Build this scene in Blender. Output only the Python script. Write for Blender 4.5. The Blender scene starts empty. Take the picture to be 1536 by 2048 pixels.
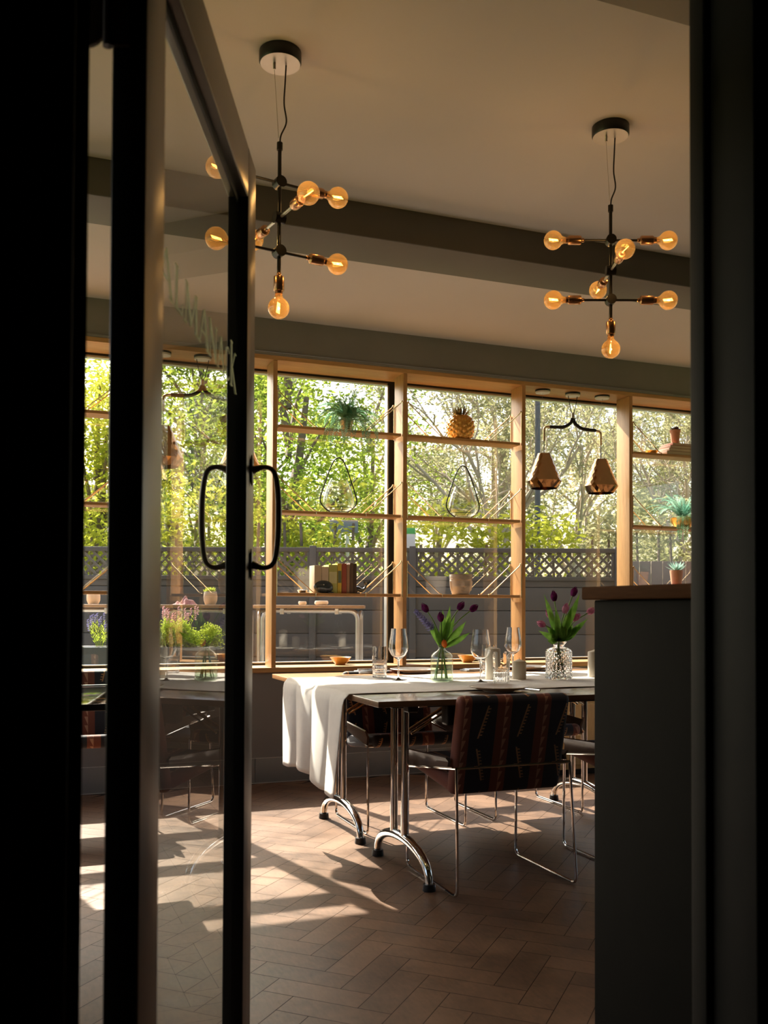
import bpy, math, random
import numpy as np
from mathutils import Vector, Matrix
R = math.radians
C = bpy.context.scene.collection
scene = bpy.context.scene
random.seed(7); rng = np.random.default_rng(7)

# ------------------------------------------------------------------ camera
YAW, PITCH, ROLL = R(21.19), R(1.232), R(.2306)
fw = Vector((math.sin(YAW)*math.cos(PITCH), math.cos(YAW)*math.cos(PITCH), math.sin(PITCH)))
rt = Vector((math.cos(YAW), -math.sin(YAW), 0)); up = rt.cross(fw)
rt2 = rt*math.cos(ROLL)+up*math.sin(ROLL); up2 = up*math.cos(ROLL)-rt*math.sin(ROLL)
cam = bpy.data.cameras.new('camera'); cam_o = bpy.data.objects.new('camera', cam); C.objects.link(cam_o)
cam_o.matrix_world = Matrix(((rt2.x, up2.x, -fw.x, 0), (rt2.y, up2.y, -fw.y, 0), (rt2.z, up2.z, -fw.z, 1.10), (0, 0, 0, 1)))
cam.sensor_width = 36; cam.lens = 1891/2048*36; cam.shift_y = (1176.1-1024)/2048
cam.clip_start = .05; cam.clip_end = 200
cam.dof.use_dof = True; cam.dof.focus_distance = 4.6; cam.dof.aperture_fstop = 6.8
scene.camera = cam_o

# ------------------------------------------------------------------ light
SUN_DIR = Vector((.229, -1, -.909)).normalized()
sun = bpy.data.lights.new('sun', 'SUN'); sun.energy = 12.5; sun.angle = R(.45); sun.color = (1, .92, .80)
sun_o = bpy.data.objects.new('sun', sun); C.objects.link(sun_o)
sun_o.rotation_euler = SUN_DIR.to_track_quat('-Z', 'Y').to_euler(); sun_o.location = (-3, 14, 12)
world = bpy.data.worlds.new('world'); scene.world = world; world.use_nodes = True
wn = world.node_tree; bg = wn.nodes['Background']
sky = wn.nodes.new('ShaderNodeTexSky'); sky.sky_type = 'NISHITA'; sky.sun_disc = False
sky.sun_elevation = R(41.5); sky.sun_rotation = R(-12.9); sky.air_density = 1.2; sky.dust_density = 4.5; sky.ozone_density = .8
wn.links.new(sky.outputs[0], bg.inputs[0]); bg.inputs[1].default_value = .30
BULB_W = .56
scene.view_settings.view_transform = 'Standard'; scene.view_settings.look = 'None'
scene.view_settings.exposure = 0.68; scene.view_settings.gamma = 1; scene.view_settings.use_curve_mapping = False
scene.cycles.max_bounces = 12; scene.cycles.transparent_max_bounces = 24
scene.cycles.transmission_bounces = 12; scene.cycles.diffuse_bounces = 6; scene.cycles.glossy_bounces = 5
scene.cycles.caustics_reflective = False; scene.cycles.caustics_refractive = False
scene.cycles.sample_clamp_indirect = 4
scene.cycles.use_denoising = True

# ------------------------------------------------------------------ node helpers
class X:
    """tiny arithmetic wrapper for shader maths"""
    def __init__(s, nt, sock): s.nt, s.s = nt, sock
    def _m(s, op, *a):
        n = s.nt.nodes.new('ShaderNodeMath'); n.operation = op
        for i, v in enumerate((s,)+a):
            if isinstance(v, X): s.nt.links.new(v.s, n.inputs[i])
            else: n.inputs[i].default_value = v
        return X(s.nt, n.outputs[0])
    def __add__(s, o): return s._m('ADD', o)
    def __sub__(s, o): return s._m('SUBTRACT', o)
    def __mul__(s, o): return s._m('MULTIPLY', o)
    def __truediv__(s, o): return s._m('DIVIDE', o)
    def __lt__(s, o): return s._m('LESS_THAN', o)
    def __gt__(s, o): return s._m('GREATER_THAN', o)
    def frac(s): return s._m('FRACT')
    def floor(s): return s._m('FLOOR')
    def abs(s): return s._m('ABSOLUTE')
    def pow(s, o): return s._m('POWER', o)
    def max(s, o): return s._m('MAXIMUM', o)
    def min(s, o): return s._m('MINIMUM', o)
def new_mat(name):
    m = bpy.data.materials.new(name); m.use_nodes = True
    return m, m.node_tree, m.node_tree.nodes['Principled BSDF'], m.node_tree.nodes['Material Output']
def coords(nt, kind='Object'):
    tc = nt.nodes.new('ShaderNodeTexCoord'); return tc.outputs[kind]
def mixc(nt, fac, a, b):
    n = nt.nodes.new('ShaderNodeMix'); n.data_type = 'RGBA'
    for sock, v in ((n.inputs[0], fac), (n.inputs[6], a), (n.inputs[7], b)):
        if isinstance(v, X): nt.links.new(v.s, sock)
        elif hasattr(v, 'is_linked'): nt.links.new(v, sock)
        elif isinstance(v, (int, float)): sock.default_value = v
        else: sock.default_value = (*v[:3], 1)
    return n.outputs[2]
def noise(nt, vec, scale, detail=4, rough=.55, sx=(1, 1, 1)):
    mp = nt.nodes.new('ShaderNodeMapping'); mp.inputs['Scale'].default_value = sx
    nt.links.new(vec, mp.inputs[0])
    n = nt.nodes.new('ShaderNodeTexNoise'); n.inputs['Scale'].default_value = scale
    n.inputs['Detail'].default_value = detail; n.inputs['Roughness'].default_value = rough
    nt.links.new(mp.outputs[0], n.inputs['Vector']); return X(nt, n.outputs['Fac'])
def bump(nt, b, h, strength, dist=.002):
    n = nt.nodes.new('ShaderNodeBump'); n.inputs['Strength'].default_value = strength; n.inputs['Distance'].default_value = dist
    nt.links.new(h.s, n.inputs['Height']); nt.links.new(n.outputs[0], b.inputs['Normal'])
def mat(name, col, rough=.5, metal=0, var=.12, scale=12, bmp=0, bscale=60, spec=.5, sx=(1, 1, 1), coat=0, sheen=0):
    m, nt, b, out = new_mat(name)
    v = coords(nt); n = noise(nt, v, scale, sx=sx)
    lo = [c*(1-var) for c in col]; hi = [min(1, c*(1+var)) for c in col]
    nt.links.new(mixc(nt, ((n-.5)*1.8+.5).max(0).min(1), lo, hi), b.inputs['Base Color'])
    b.inputs['Roughness'].default_value = rough; b.inputs['Metallic'].default_value = metal
    b.inputs['Specular IOR Level'].default_value = spec; b.inputs['Coat Weight'].default_value = coat; b.inputs['Coat Roughness'].default_value = .08
    if sheen: b.inputs['Sheen Weight'].default_value = sheen
    if bmp: bump(nt, b, noise(nt, v, bscale), bmp)
    return m
def wood(name, c1, c2, rough=.45, axis=0, scale=9, coat=0, spec=.5):
    m, nt, b, out = new_mat(name); v = coords(nt); b.inputs['Specular IOR Level'].default_value = spec
    sx = [14, 14, 14]; sx[axis] = 1.0
    n = noise(nt, v, scale*.35, 6, .6, sx); n2 = noise(nt, v, scale, 3, .5, [s*1.6 for s in sx])
    nt.links.new(mixc(nt, ((n*.6+n2*.4-.5)*2.6+.5).max(0).min(1), c1, c2), b.inputs['Base Color'])
    b.inputs['Roughness'].default_value = rough; b.inputs['Coat Weight'].default_value = coat
    b.inputs['Coat Roughness'].default_value = .08
    bump(nt, b, n2, .25, .001)
    return m
def thin_glass(name, tint=(1, 1, 1), f0=.045, rough=0, haze=None, bumpy=0, bscale=90, amount=1.0):
    """a pane: looks straight through, mirrors by Schlick's law on both sides"""
    m, nt, b, out = new_mat(name); nt.nodes.remove(b)
    g = nt.nodes.new('ShaderNodeNewGeometry'); dot = nt.nodes.new('ShaderNodeVectorMath'); dot.operation = 'DOT_PRODUCT'
    gl = nt.nodes.new('ShaderNodeBsdfGlossy'); gl.inputs['Roughness'].default_value = rough
    if bumpy:
        n = nt.nodes.new('ShaderNodeBump'); n.inputs['Strength'].default_value = bumpy; n.inputs['Distance'].default_value = .003
        nt.links.new(noise(nt, coords(nt), bscale, 2).s, n.inputs['Height'])
        nt.links.new(n.outputs[0], dot.inputs[0]); nt.links.new(n.outputs[0], gl.inputs['Normal'])
    else: nt.links.new(g.outputs['Normal'], dot.inputs[0])
    nt.links.new(g.outputs['Incoming'], dot.inputs[1])
    c = X(nt, dot.outputs['Value']).abs().min(1)
    one = nt.nodes.new('ShaderNodeValue'); one.outputs[0].default_value = 1.0
    F = ((X(nt, one.outputs[0])-c).pow(5)*(1-2*f0)+2*f0)*amount
    tr = nt.nodes.new('ShaderNodeBsdfTransparent'); tr.inputs[0].default_value = (*tint, 1)
    mx = nt.nodes.new('ShaderNodeMixShader'); nt.links.new(F.s, mx.inputs[0])
    nt.links.new(tr.outputs[0], mx.inputs[1]); nt.links.new(gl.outputs[0], mx.inputs[2])
    last = mx.outputs[0]
    if haze:
        df = nt.nodes.new('ShaderNodeBsdfDiffuse'); df.inputs[0].default_value = (.9, .88, .8, 1)
        hn = noise(nt, coords(nt), 1.6, 6, .65); h = ((hn-.45)*haze[1]).max(0)+haze[0]
        m2 = nt.nodes.new('ShaderNodeMixShader'); nt.links.new(h.min(.5).s, m2.inputs[0])
        nt.links.new(last, m2.inputs[1]); nt.links.new(df.outputs[0], m2.inputs[2]); last = m2.outputs[0]
    nt.links.new(last, out.inputs[0]); return m
def leaf_mat(name, c1, c2, trans=.5, scale=1.2):
    m, nt, b, out = new_mat(name); nt.nodes.remove(b)
    n = noise(nt, coords(nt), scale, 2); col = mixc(nt, ((n-.5)*3+.5).max(0).min(1), c1, c2)
    d = nt.nodes.new('ShaderNodeBsdfDiffuse'); t = nt.nodes.new('ShaderNodeBsdfTranslucent')
    nt.links.new(col, d.inputs[0]); nt.links.new(col, t.inputs[0])
    mx = nt.nodes.new('ShaderNodeMixShader'); mx.inputs[0].default_value = trans
    nt.links.new(d.outputs[0], mx.inputs[1]); nt.links.new(t.outputs[0], mx.inputs[2])
    nt.links.new(mx.outputs[0], out.inputs[0]); return m
def emit(name, col, s):
    m, nt, b, out = new_mat(name); nt.nodes.remove(b)
    e = nt.nodes.new('ShaderNodeEmission'); e.inputs[0].default_value = (*col, 1); e.inputs[1].default_value = s
    nt.links.new(e.outputs[0], out.inputs[0]); return m

# ------------------------------------------------------------------ mesh helpers
class MB:
    def __init__(s): s.v, s.f, s.m = [], [], []
    def add(s, vs, fs, mi=0):
        k = len(s.v); s.v += [tuple(v) for v in vs]
        s.f += [tuple(i+k for i in f) for f in fs]; s.m += [mi]*len(fs); return s
    def box(s, a, b, M=None, mi=0):
        x0, y0, z0 = a; x1, y1, z1 = b
        vs = [Vector(p) for p in ((x0,y0,z0),(x1,y0,z0),(x1,y1,z0),(x0,y1,z0),(x0,y0,z1),(x1,y0,z1),(x1,y1,z1),(x0,y1,z1))]
        if M: vs = [M @ v for v in vs]
        return s.add(vs, [(0,3,2,1),(4,5,6,7),(0,1,5,4),(1,2,6,5),(2,3,7,6),(3,0,4,7)], mi)
    def rbox(s, a, b, r=.005, M=None, mi=0):
        """box with chamfered edges"""
        a, b = Vector(a), Vector(b); c = (a+b)/2; h = (b-a)/2; r = min(r, *(x*.95 for x in h))
        import bmesh
        bm = bmesh.new(); bmesh.ops.create_cube(bm, size=2)
        for v in bm.verts: v.co = Vector((v.co.x*h.x, v.co.y*h.y, v.co.z*h.z))
        bmesh.ops.bevel(bm, geom=bm.edges[:], offset=r, segments=3, profile=.5, affect='EDGES')
        vs = [v.co+c for v in bm.verts]; bm.verts.index_update()
        fs = [tuple(v.index for v in f.verts) for f in bm.faces]; bm.free()
        if M: vs = [M @ v for v in vs]
        return s.add(vs, fs, mi)
    def tube(s, pts, r, n=8, closed=False, cap=True, mi=0):
        pts = [Vector(p) for p in pts]; m = len(pts); rr = r if hasattr(r, '__len__') else [r]*m
        vs, fs, prev = [], [], None
        for i, p in enumerate(pts):
            if closed: t = pts[(i+1) % m]-pts[i-1]
            else: t = pts[min(i+1, m-1)]-pts[max(i-1, 0)]
            t.normalize()
            if prev is None:
                a = Vector((0, 0, 1)) if abs(t.z) < .9 else Vector((1, 0, 0)); u = t.cross(a).normalized()
            else:
                u = prev-t*prev.dot(t)
                u = u.normalized() if u.length > 1e-6 else t.orthogonal().normalized()
            prev = u; w = t.cross(u)
            for k in range(n):
                a = 2*math.pi*k/n; vs.append(p+(u*math.cos(a)+w*math.sin(a))*rr[i])
        for i in range(m if closed else m-1):
            j = (i+1) % m
            for k in range(n):
                l = (k+1) % n; fs.append((i*n+k, i*n+l, j*n+l, j*n+k))
        if cap and not closed: fs += [tuple(range(n-1, -1, -1)), tuple(range((m-1)*n, m*n))]
        return s.add(vs, fs, mi)
    def lathe(s, prof, n=24, o=(0, 0, 0), M=None, mi=0, mod=None):
        vs, fs = [], []; o = Vector(o); m = len(prof)
        for i, (r, z) in enumerate(prof):
            for k in range(n):
                a = 2*math.pi*k/n; q = r*(mod(i, k, a, z) if mod else 1)
                p = Vector((q*math.cos(a), q*math.sin(a), z))
                vs.append((M @ p if M else p)+o)
        for i in range(m-1):
            for k in range(n):
                l = (k+1) % n; fs.append((i*n+k, i*n+l, (i+1)*n+l, (i+1)*n+k))
        if prof[0][0] > 1e-5: fs.append(tuple(range(n-1, -1, -1)))
        if prof[-1][0] > 1e-5: fs.append(tuple(range((m-1)*n, m*n)))
        return s.add(vs, fs, mi)
    def open_lathe(s, prof, n=24, o=(0, 0, 0), mi=0, mod=None, M=None):
        k0 = len(s.f); s.lathe(prof, n, o, M, mi, mod)
        cut = (prof[0][0] > 1e-5)+(prof[-1][0] > 1e-5)
        if cut: s.f = s.f[:-cut]; s.m = s.m[:-cut]
        return s
    def ell(s, c, r, n=14, M=None, mi=0):
        prof = [(math.sin(math.pi*i/n), -math.cos(math.pi*i/n)) for i in range(n+1)]
        prof[0] = (1e-4, -1); prof[-1] = (1e-4, 1)
        S = Matrix.Diagonal((r[0], r[1], r[2], 1)) if hasattr(r, '__len__') else Matrix.Diagonal((r, r, r, 1))
        return s.lathe(prof, 2*n, c, (M @ S) if M else S, mi)
    def obj(s, name, m=None, parent=None, smooth=True, angle=40, link=True):
        me = bpy.data.meshes.new(name); me.from_pydata([tuple(v) for v in s.v], [], s.f)
        for x in (m if isinstance(m, (list, tuple)) else [m]):
            if x: me.materials.append(x)
        if any(s.m): me.polygons.foreach_set('material_index', s.m)
        if smooth:
            me.polygons.foreach_set('use_smooth', [True]*len(s.f))
            try: me.set_sharp_from_angle(angle=R(angle))
            except Exception: pass
        me.validate(); me.update()
        o = bpy.data.objects.new(name, me); C.objects.link(o)
        if parent: o.parent = parent
        return o
def np_obj(name, verts, quads, m, parent=None, mi=None):
    me = bpy.data.meshes.new(name); nq = len(quads)
    me.vertices.add(len(verts)); me.vertices.foreach_set('co', verts.astype(np.float32).ravel())
    me.loops.add(nq*4); me.loops.foreach_set('vertex_index', quads.astype(np.int32).ravel())
    me.polygons.add(nq); me.polygons.foreach_set('loop_start', np.arange(nq, dtype=np.int32)*4)
    me.polygons.foreach_set('loop_total', np.full(nq, 4, np.int32))
    me.update(calc_edges=True); me.validate()
    for x in (m if isinstance(m, (list, tuple)) else [m]): me.materials.append(x)
    o = bpy.data.objects.new(name, me); C.objects.link(o)
    if parent: o.parent = parent
    return o
def tag(o, label, cat, group=None):
    o['label'] = label; o['category'] = cat
    if group: o['group'] = group
    return o
def thing(name, label, cat, loc=(0, 0, 0), rz=0, group=None):
    o = bpy.data.objects.new(name, None); C.objects.link(o); o.empty_display_size = .1
    o.location = loc; o.rotation_euler = (0, 0, rz); return tag(o, label, cat, group)
def struct(o): o['kind'] = 'structure'; return o
def place(o, loc, rz=0): o.location = loc; o.rotation_euler = (0, 0, rz); return o
def dup(root, loc, rz, label, group=None):
    r = root.copy(); C.objects.link(r); r.location = loc; r.rotation_euler = (0, 0, rz); r['label'] = label
    if group: r['group'] = group
    def rec(a, b):
        for ch in [c for c in bpy.data.objects if c.parent == a]:
            c = ch.copy(); C.objects.link(c); c.parent = b; rec(ch, c)
    rec(root, r); return r
def arc(pts, r, n=5):
    """polyline with rounded corners"""
    P = [Vector(p) for p in pts]; out = [P[0]]
    for i in range(1, len(P)-1):
        a, b, c = P[i-1], P[i], P[i+1]; d1 = (a-b); d2 = (c-b); q = min(r, d1.length*.49, d2.length*.49)
        s, e = b+d1.normalized()*q, b+d2.normalized()*q
        for k in range(n+1):
            t = k/n; out.append(s*(1-t)**2+b*2*t*(1-t)+e*t*t)
    out.append(P[-1]); return out
def smooth_path(pts, n=6):
    P = [Vector(p) for p in pts]; P = [P[0]*2-P[1]]+P+[P[-1]*2-P[-2]]; out = []
    for i in range(1, len(P)-2):
        for k in range(n):
            t = k/n; a, b, c, d = P[i-1:i+3]
            out.append(.5*((2*b)+(c-a)*t+(2*a-5*b+4*c-d)*t*t+(3*b-a-3*c+d)*t**3))
    out.append(P[-2]); return out
def children(o): return [c for c in bpy.data.objects if c.parent == o]

# ------------------------------------------------------------------ materials
M_oak = wood('oak_x', (.37, .19, .065), (.56, .32, .125), .42, 0)
M_oakz = wood('oak_z', (.37, .19, .065), (.56, .32, .125), .42, 2)
M_paint = mat('dark_grey_paint', (.185, .180, .172), .5, var=.08, scale=3, bmp=.12, bscale=120)
M_ceil = mat('ceiling_paint', (.53, .515, .55), .85, var=.03, scale=1.5, bmp=.1, bscale=40)
M_beam = mat('beam_paint', (.085, .080, .075), .55, var=.08, scale=3)
M_base = mat('skirting_tile', (.21, .21, .20), .4, var=.12, scale=5)
M_grout = mat('pale_grout', (.42, .40, .36), .9)
M_black = mat('black_paint', (.012, .010, .009), .45, var=.2)
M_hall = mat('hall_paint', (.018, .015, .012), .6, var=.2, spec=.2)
M_bronze = mat('bronze_door_frame', (.17, .145, .12), .34, .55, var=.12, scale=4, bmp=.05, bscale=30)
M_dooredge_shade = mat('shaded_door_edge', (.010, .009, .008), .4)
M_handle = mat('dark_bronze_handle', (.20, .165, .13), .28, .85, var=.15)
M_chrome = mat('chrome', (.80, .77, .72), .09, 1, var=.02)
M_alu = mat('aluminium', (.62, .62, .60), .35, .8, var=.05)
M_brass = mat('brass_wire', (.78, .58, .33), .25, .9, var=.06)
M_copper = mat('copper_socket', (.55, .30, .16), .24, .95, var=.1)
M_coppershade = mat('copper_shade', (.42, .27, .14), .12, 1, var=.08)
M_steel = mat('brushed_steel', (.55, .52, .48), .3, .9, var=.05)
M_blk = mat('black_metal', (.02, .018, .016), .35, .4)
M_plast = mat('black_plastic', (.018, .017, .016), .45)
M_table = wood('table_brown', (.13, .065, .030), (.22, .115, .055), .32, 0, coat=.45)
M_table_sunlit = wood('table_sunlit_orange', (.36, .17, .065), (.50, .25, .10), .34, 0, coat=.3)  # brown table wood with the sunlight put into its colour
M_darktable = mat('black_table_top', (.012, .012, .012), .08, var=.1, coat=.6)
M_linen = mat('linen', (.70, .66, .60), .9, var=.05, scale=30, bmp=.35, bscale=450, sheen=.3)
M_leather = mat('dark_leather', (.12, .085, .065), .3, var=.2, scale=10, bmp=.1, bscale=200, coat=.2)
M_cer = mat('white_ceramic', (.62, .57, .49), .45, var=.05)
M_plate = mat('stoneware_plate', (.55, .47, .38), .35, var=.1, scale=20)
M_candle = mat('candle_wax', (.60, .54, .44), .6, var=.03)
M_mustard = mat('mustard_ceramic', (.62, .33, .07), .3, var=.12, coat=.3)
M_gold = mat('gold_glaze', (.70, .36, .07), .24, .45, var=.2, scale=25, coat=.4)
M_goldm = mat('gold_metal', (.75, .45, .12), .3, .9)
M_goldleaf = mat('bronze_leaves', (.22, .17, .08), .35, .6, var=.3)
M_buddha = mat('grey_stone', (.44, .37, .31), .75, var=.08, bmp=.15)
M_whale = mat('blue_black_glaze', (.035, .050, .060), .22, var=.2, coat=.4)
M_terra = mat('terracotta', (.45, .24, .14), .7, var=.12)
M_concrete = mat('cream_pot', (.62, .54, .42), .8, var=.06)
M_pink = mat('pink_cloth', (.62, .34, .34), .9, var=.08)
M_silver = mat('cutlery_steel', (.62, .60, .57), .16, 1)
M_napkin = mat('blue_grey_napkin', (.42, .47, .52), .9, var=.06)
M_window = thin_glass('window_glass', (.97, .98, .95), .045, haze=(.012, .06))
M_doorglass = thin_glass('door_glass', (.90, .91, .86), .05, haze=(.012, .05))
M_drink = thin_glass('drinking_glass', (.97, .98, .96), .06)
M_lantern = thin_glass('bubbled_glass', (.88, .90, .82), .10, bumpy=.7, bscale=55)
M_bottle = thin_glass('bottle_glass', (.90, .95, .88), .06, bumpy=.15, bscale=25)
M_bulbglass = thin_glass('amber_bulb_glass', (1, .66, .26), .06)
nt = M_bulbglass.node_tree; _o = nt.nodes['Material Output']; _l = _o.inputs[0].links[0].from_socket
_t = nt.nodes.new('ShaderNodeBsdfTranslucent'); _t.inputs[0].default_value = (1, .50, .12, 1)
_m = nt.nodes.new('ShaderNodeMixShader'); _m.inputs[0].default_value = .035
nt.links.new(_l, _m.inputs[1]); nt.links.new(_t.outputs[0], _m.inputs[2]); nt.links.new(_m.outputs[0], _o.inputs[0])
M_screen = thin_glass('screen_glass', (.80, .90, .86), .06)
M_fil = emit('filament', (1, .58, .2), 9)
m, nt, b, out = new_mat('clear_glass'); M_clear = m
b.inputs['Base Color'].default_value = (1, 1, 1, 1); b.inputs['Transmission Weight'].default_value = 1
b.inputs['Roughness'].default_value = .0; b.inputs['IOR'].default_value = 1.45
m, nt, b, out = new_mat('cut_crystal'); M_crystal = m
b.inputs['Base Color'].default_value = (1, 1, 1, 1); b.inputs['Transmission Weight'].default_value = 1
b.inputs['Roughness'].default_value = .02; b.inputs['IOR'].default_value = 1.35
_v = coords(nt); bump(nt, b, noise(nt, _v, 60, 1), .12)
M_fern = leaf_mat('fern_leaf', (.10, .24, .12), (.26, .44, .27), .5, 9)
M_fern2 = leaf_mat('teal_fern_leaf', (.13, .33, .24), (.36, .56, .44), .5, 9)
M_green = leaf_mat('tulip_leaf', (.08, .20, .03), (.20, .38, .07), .5, 20)
M_stem = mat('green_stem', (.13, .25, .05), .5)
M_purple = leaf_mat('purple_petal', (.07, .010, .055), (.19, .03, .14), .3, 40)
M_pinkpet = leaf_mat('pink_petal', (.40, .12, .24), (.66, .36, .46), .4, 40)
M_orange = leaf_mat('orange_petal', (.75, .16, .03), (.80, .30, .08), .45, 40)
M_lav = leaf_mat('lavender_flower', (.13, .12, .26), (.26, .24, .42), .3, 30)
M_succ = leaf_mat('pale_succulent', (.22, .40, .34), (.42, .60, .52), .3, 30)
M_succd = leaf_mat('dark_succulent', (.10, .05, .05), (.20, .09, .08), .2, 30)
M_bush = leaf_mat('yellow_green_leaf', (.30, .42, .04), (.62, .66, .12), .5, 4)
M_t1 = leaf_mat('tree_leaf_bright', (.11, .20, .025), (.40, .47, .07), .55, .9)
M_t2 = leaf_mat('tree_leaf_yellow', (.28, .32, .03), (.62, .60, .09), .55, .9)
M_t3 = leaf_mat('tree_leaf_olive', (.19, .20, .09), (.42, .40, .22), .5, .9)
M_t4 = leaf_mat('tree_leaf_dark', (.05, .09, .02), (.13, .18, .05), .4, .9)
M_bark = mat('bark', (.16, .12, .085), .9, var=.4, scale=8)
M_bark2 = mat('pale_bark', (.42, .34, .25), .9, var=.3, scale=8)
M_fence = mat('grey_fence_paint', (.085, .082, .078), .55, var=.15, scale=3)
M_lattice = mat('grey_lattice_paint', (.12, .11, .095), .5, var=.12)
M_pave = mat('terrace_paving', (.36, .34, .30), .85, var=.12, scale=2)
M_brick = mat('brown_building', (.20, .14, .11), .85, var=.25, scale=2)
M_white = mat('white_paint', (.75, .74, .70), .5, var=.03)
M_teak = wood('teak', (.45, .24, .12), (.66, .40, .22), .5, 0)
M_tubes = mat('silver_tube', (.72, .66, .60), .28, .7)
M_cabwood = wood('pale_oak', (.55, .40, .18), (.74, .58, .30), .5, 2)

# floor: brown herringbone, each board its own tone
m, nt, b, out = new_mat('floor_board'); M_floor = m
v = coords(nt); at = nt.nodes.new('ShaderNodeAttribute'); at.attribute_name = 'tone'
n1 = noise(nt, v, 7, 8, .65); n2 = noise(nt, v, 2.2, 5, .6); n3 = noise(nt, v, 30, 3, .7, (1, 6, 1))
n4 = noise(nt, v, 90, 2, .6, (1, .25, 1))
t = (X(nt, at.outputs['Fac'])*.28+(n1-.5)*1.3+(n2-.5)*1.1+(n4-.5)*.5+.36).max(0).min(1)
nt.links.new(mixc(nt, t, (.068, .038, .024), (.245, .138, .080)), b.inputs['Base Color'])
nt.links.new((n2*.30+n1*.15+.20).s, b.inputs['Roughness'])
b.inputs['Specular IOR Level'].default_value = .5
bump(nt, b, n1*.6+n3*.4, .12, .002)
M_gap = mat('floor_gap', (.018, .012, .009), .8)

# patterned fabric of the chairs
m, nt, b, out = new_mat('patterned_velvet'); M_fab = m
sep = nt.nodes.new('ShaderNodeSeparateXYZ'); nt.links.new(coords(nt), sep.inputs[0])
x = X(nt, sep.outputs[0]); w = X(nt, sep.outputs[2])+X(nt, sep.outputs[1])*.8
P = .175
q = ((x+.05+P*6.5)/P).frac()*P-P/2            # distance from the middle of the nearest rust stripe
stripe = q.abs() < .032
saw = (w*28).frac()
tooth = ((q-.002) > 0)*((q-.002) < (saw*.018))
mid = ((x+.05+P*6)/P).frac()*P-P/2
cell = (w*7.2).frac()-.5
row = (w*7.2).floor()
sgn = ((row*.5).frac() > .2)*2-1
mm = mid-(cell*.045)*sgn
line = (mm.abs() < .0035)*(cell.abs() < .38)
barb = ((w*95).frac() < .42)*(mm > 0)*(mm < .014)*(cell.abs() < .36)
twig = line.max(barb)
c0 = mixc(nt, noise(nt, coords(nt), 14), (.010, .012, .020), (.026, .028, .042))
c1 = mixc(nt, stripe, c0, (.21, .060, .034))
c2 = mixc(nt, tooth*stripe, c1, (.50, .27, .17))
c3 = mixc(nt, twig*(noise(nt, coords(nt), 9)*1.5).min(1), c2, (.62, .34, .15))
nt.links.new(c3, b.inputs['Base Color']); b.inputs['Roughness'].default_value = .75
b.inputs['Sheen Weight'].default_value = .15; bump(nt, b, noise(nt, coords(nt), 300), .2)

# ------------------------------------------------------------------ room shell
YW = 5.845; ZC = 2.94; XL, XR = -2.2, 7.5; YF = 1.15
# floor
L_, W_ = .30, .10; g = .0011
vs, qs, tones = [], [], []
ca = math.cos(R(46)); sa = math.sin(R(46))
def fl_in(px, py): return XL-.1 < px < XR and -1.4 < py < YW+.05
for i in range(-90, 110):
    for j in range(-110, 90):
        k = (i-j) % 6
        if k == 0: a = (i*W_, j*W_, i*W_+L_, j*W_+W_)
        elif k == 5: a = (i*W_, j*W_, i*W_+W_, j*W_+L_)
        else: continue
        cx, cy = (a[0]+a[2])/2, (a[1]+a[3])/2; wx, wy = cx*ca-cy*sa+1, cx*sa+cy*ca
        if not fl_in(wx, wy): continue
        n = len(vs)
        for (u_, v_) in ((a[0]+g, a[1]+g), (a[2]-g, a[1]+g), (a[2]-g, a[3]-g), (a[0]+g, a[3]-g)):
            px, py = u_*ca-v_*sa+1, u_*sa+v_*ca
            vs.append((min(max(px, XL), XR), min(max(py, -1.5), YW), 0))
        qs.append((n, n+1, n+2, n+3)); tones.append(random.random())
fo = np_obj('floor', np.array(vs), np.array(qs), [M_floor, M_gap])
fa = fo.data.attributes.new('tone', 'FLOAT', 'FACE')
if len(fa.data) == len(tones): fa.data.foreach_set('value', tones)
struct(fo)
struct(MB().box((XL, -1.5, -.06), (XR, YW, -.0018)).obj('floor_bed', M_gap, smooth=False))
fo2 = bpy.data.objects['floor_bed']; fo2.parent = fo; fo2.name = 'floor_grout'; del fo2['kind']
struct(MB().box((XL, -1.5, ZC), (XR, 6.2, ZC+.1)).obj('ceiling', M_ceil, smooth=False))
struct(MB().rbox((XL, 4.0, 2.785), (XR, 4.31, ZC+.01), .006).obj('trim_1', M_beam))
struct(MB().rbox((XL, 1.75, 2.785), (XR, 2.20, ZC+.01), .006).obj('trim_2', M_beam))
struct(MB().box((XL-.12, YW, 0), (XR+.12, 6.2, .69)).obj('wall_back', M_paint, smooth=False))
mb = MB().box((XL-.12, 5.835, 2.72), (XR+.12, 6.2, ZC))
mb.rbox((XL-.12, 5.822, 2.706), (XR+.12, 5.86, 2.726), .006)
lin = mb.obj('wall_back_lintel', M_paint); lin.parent = bpy.data.objects['wall_back']; lin.name = 'lintel'
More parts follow.
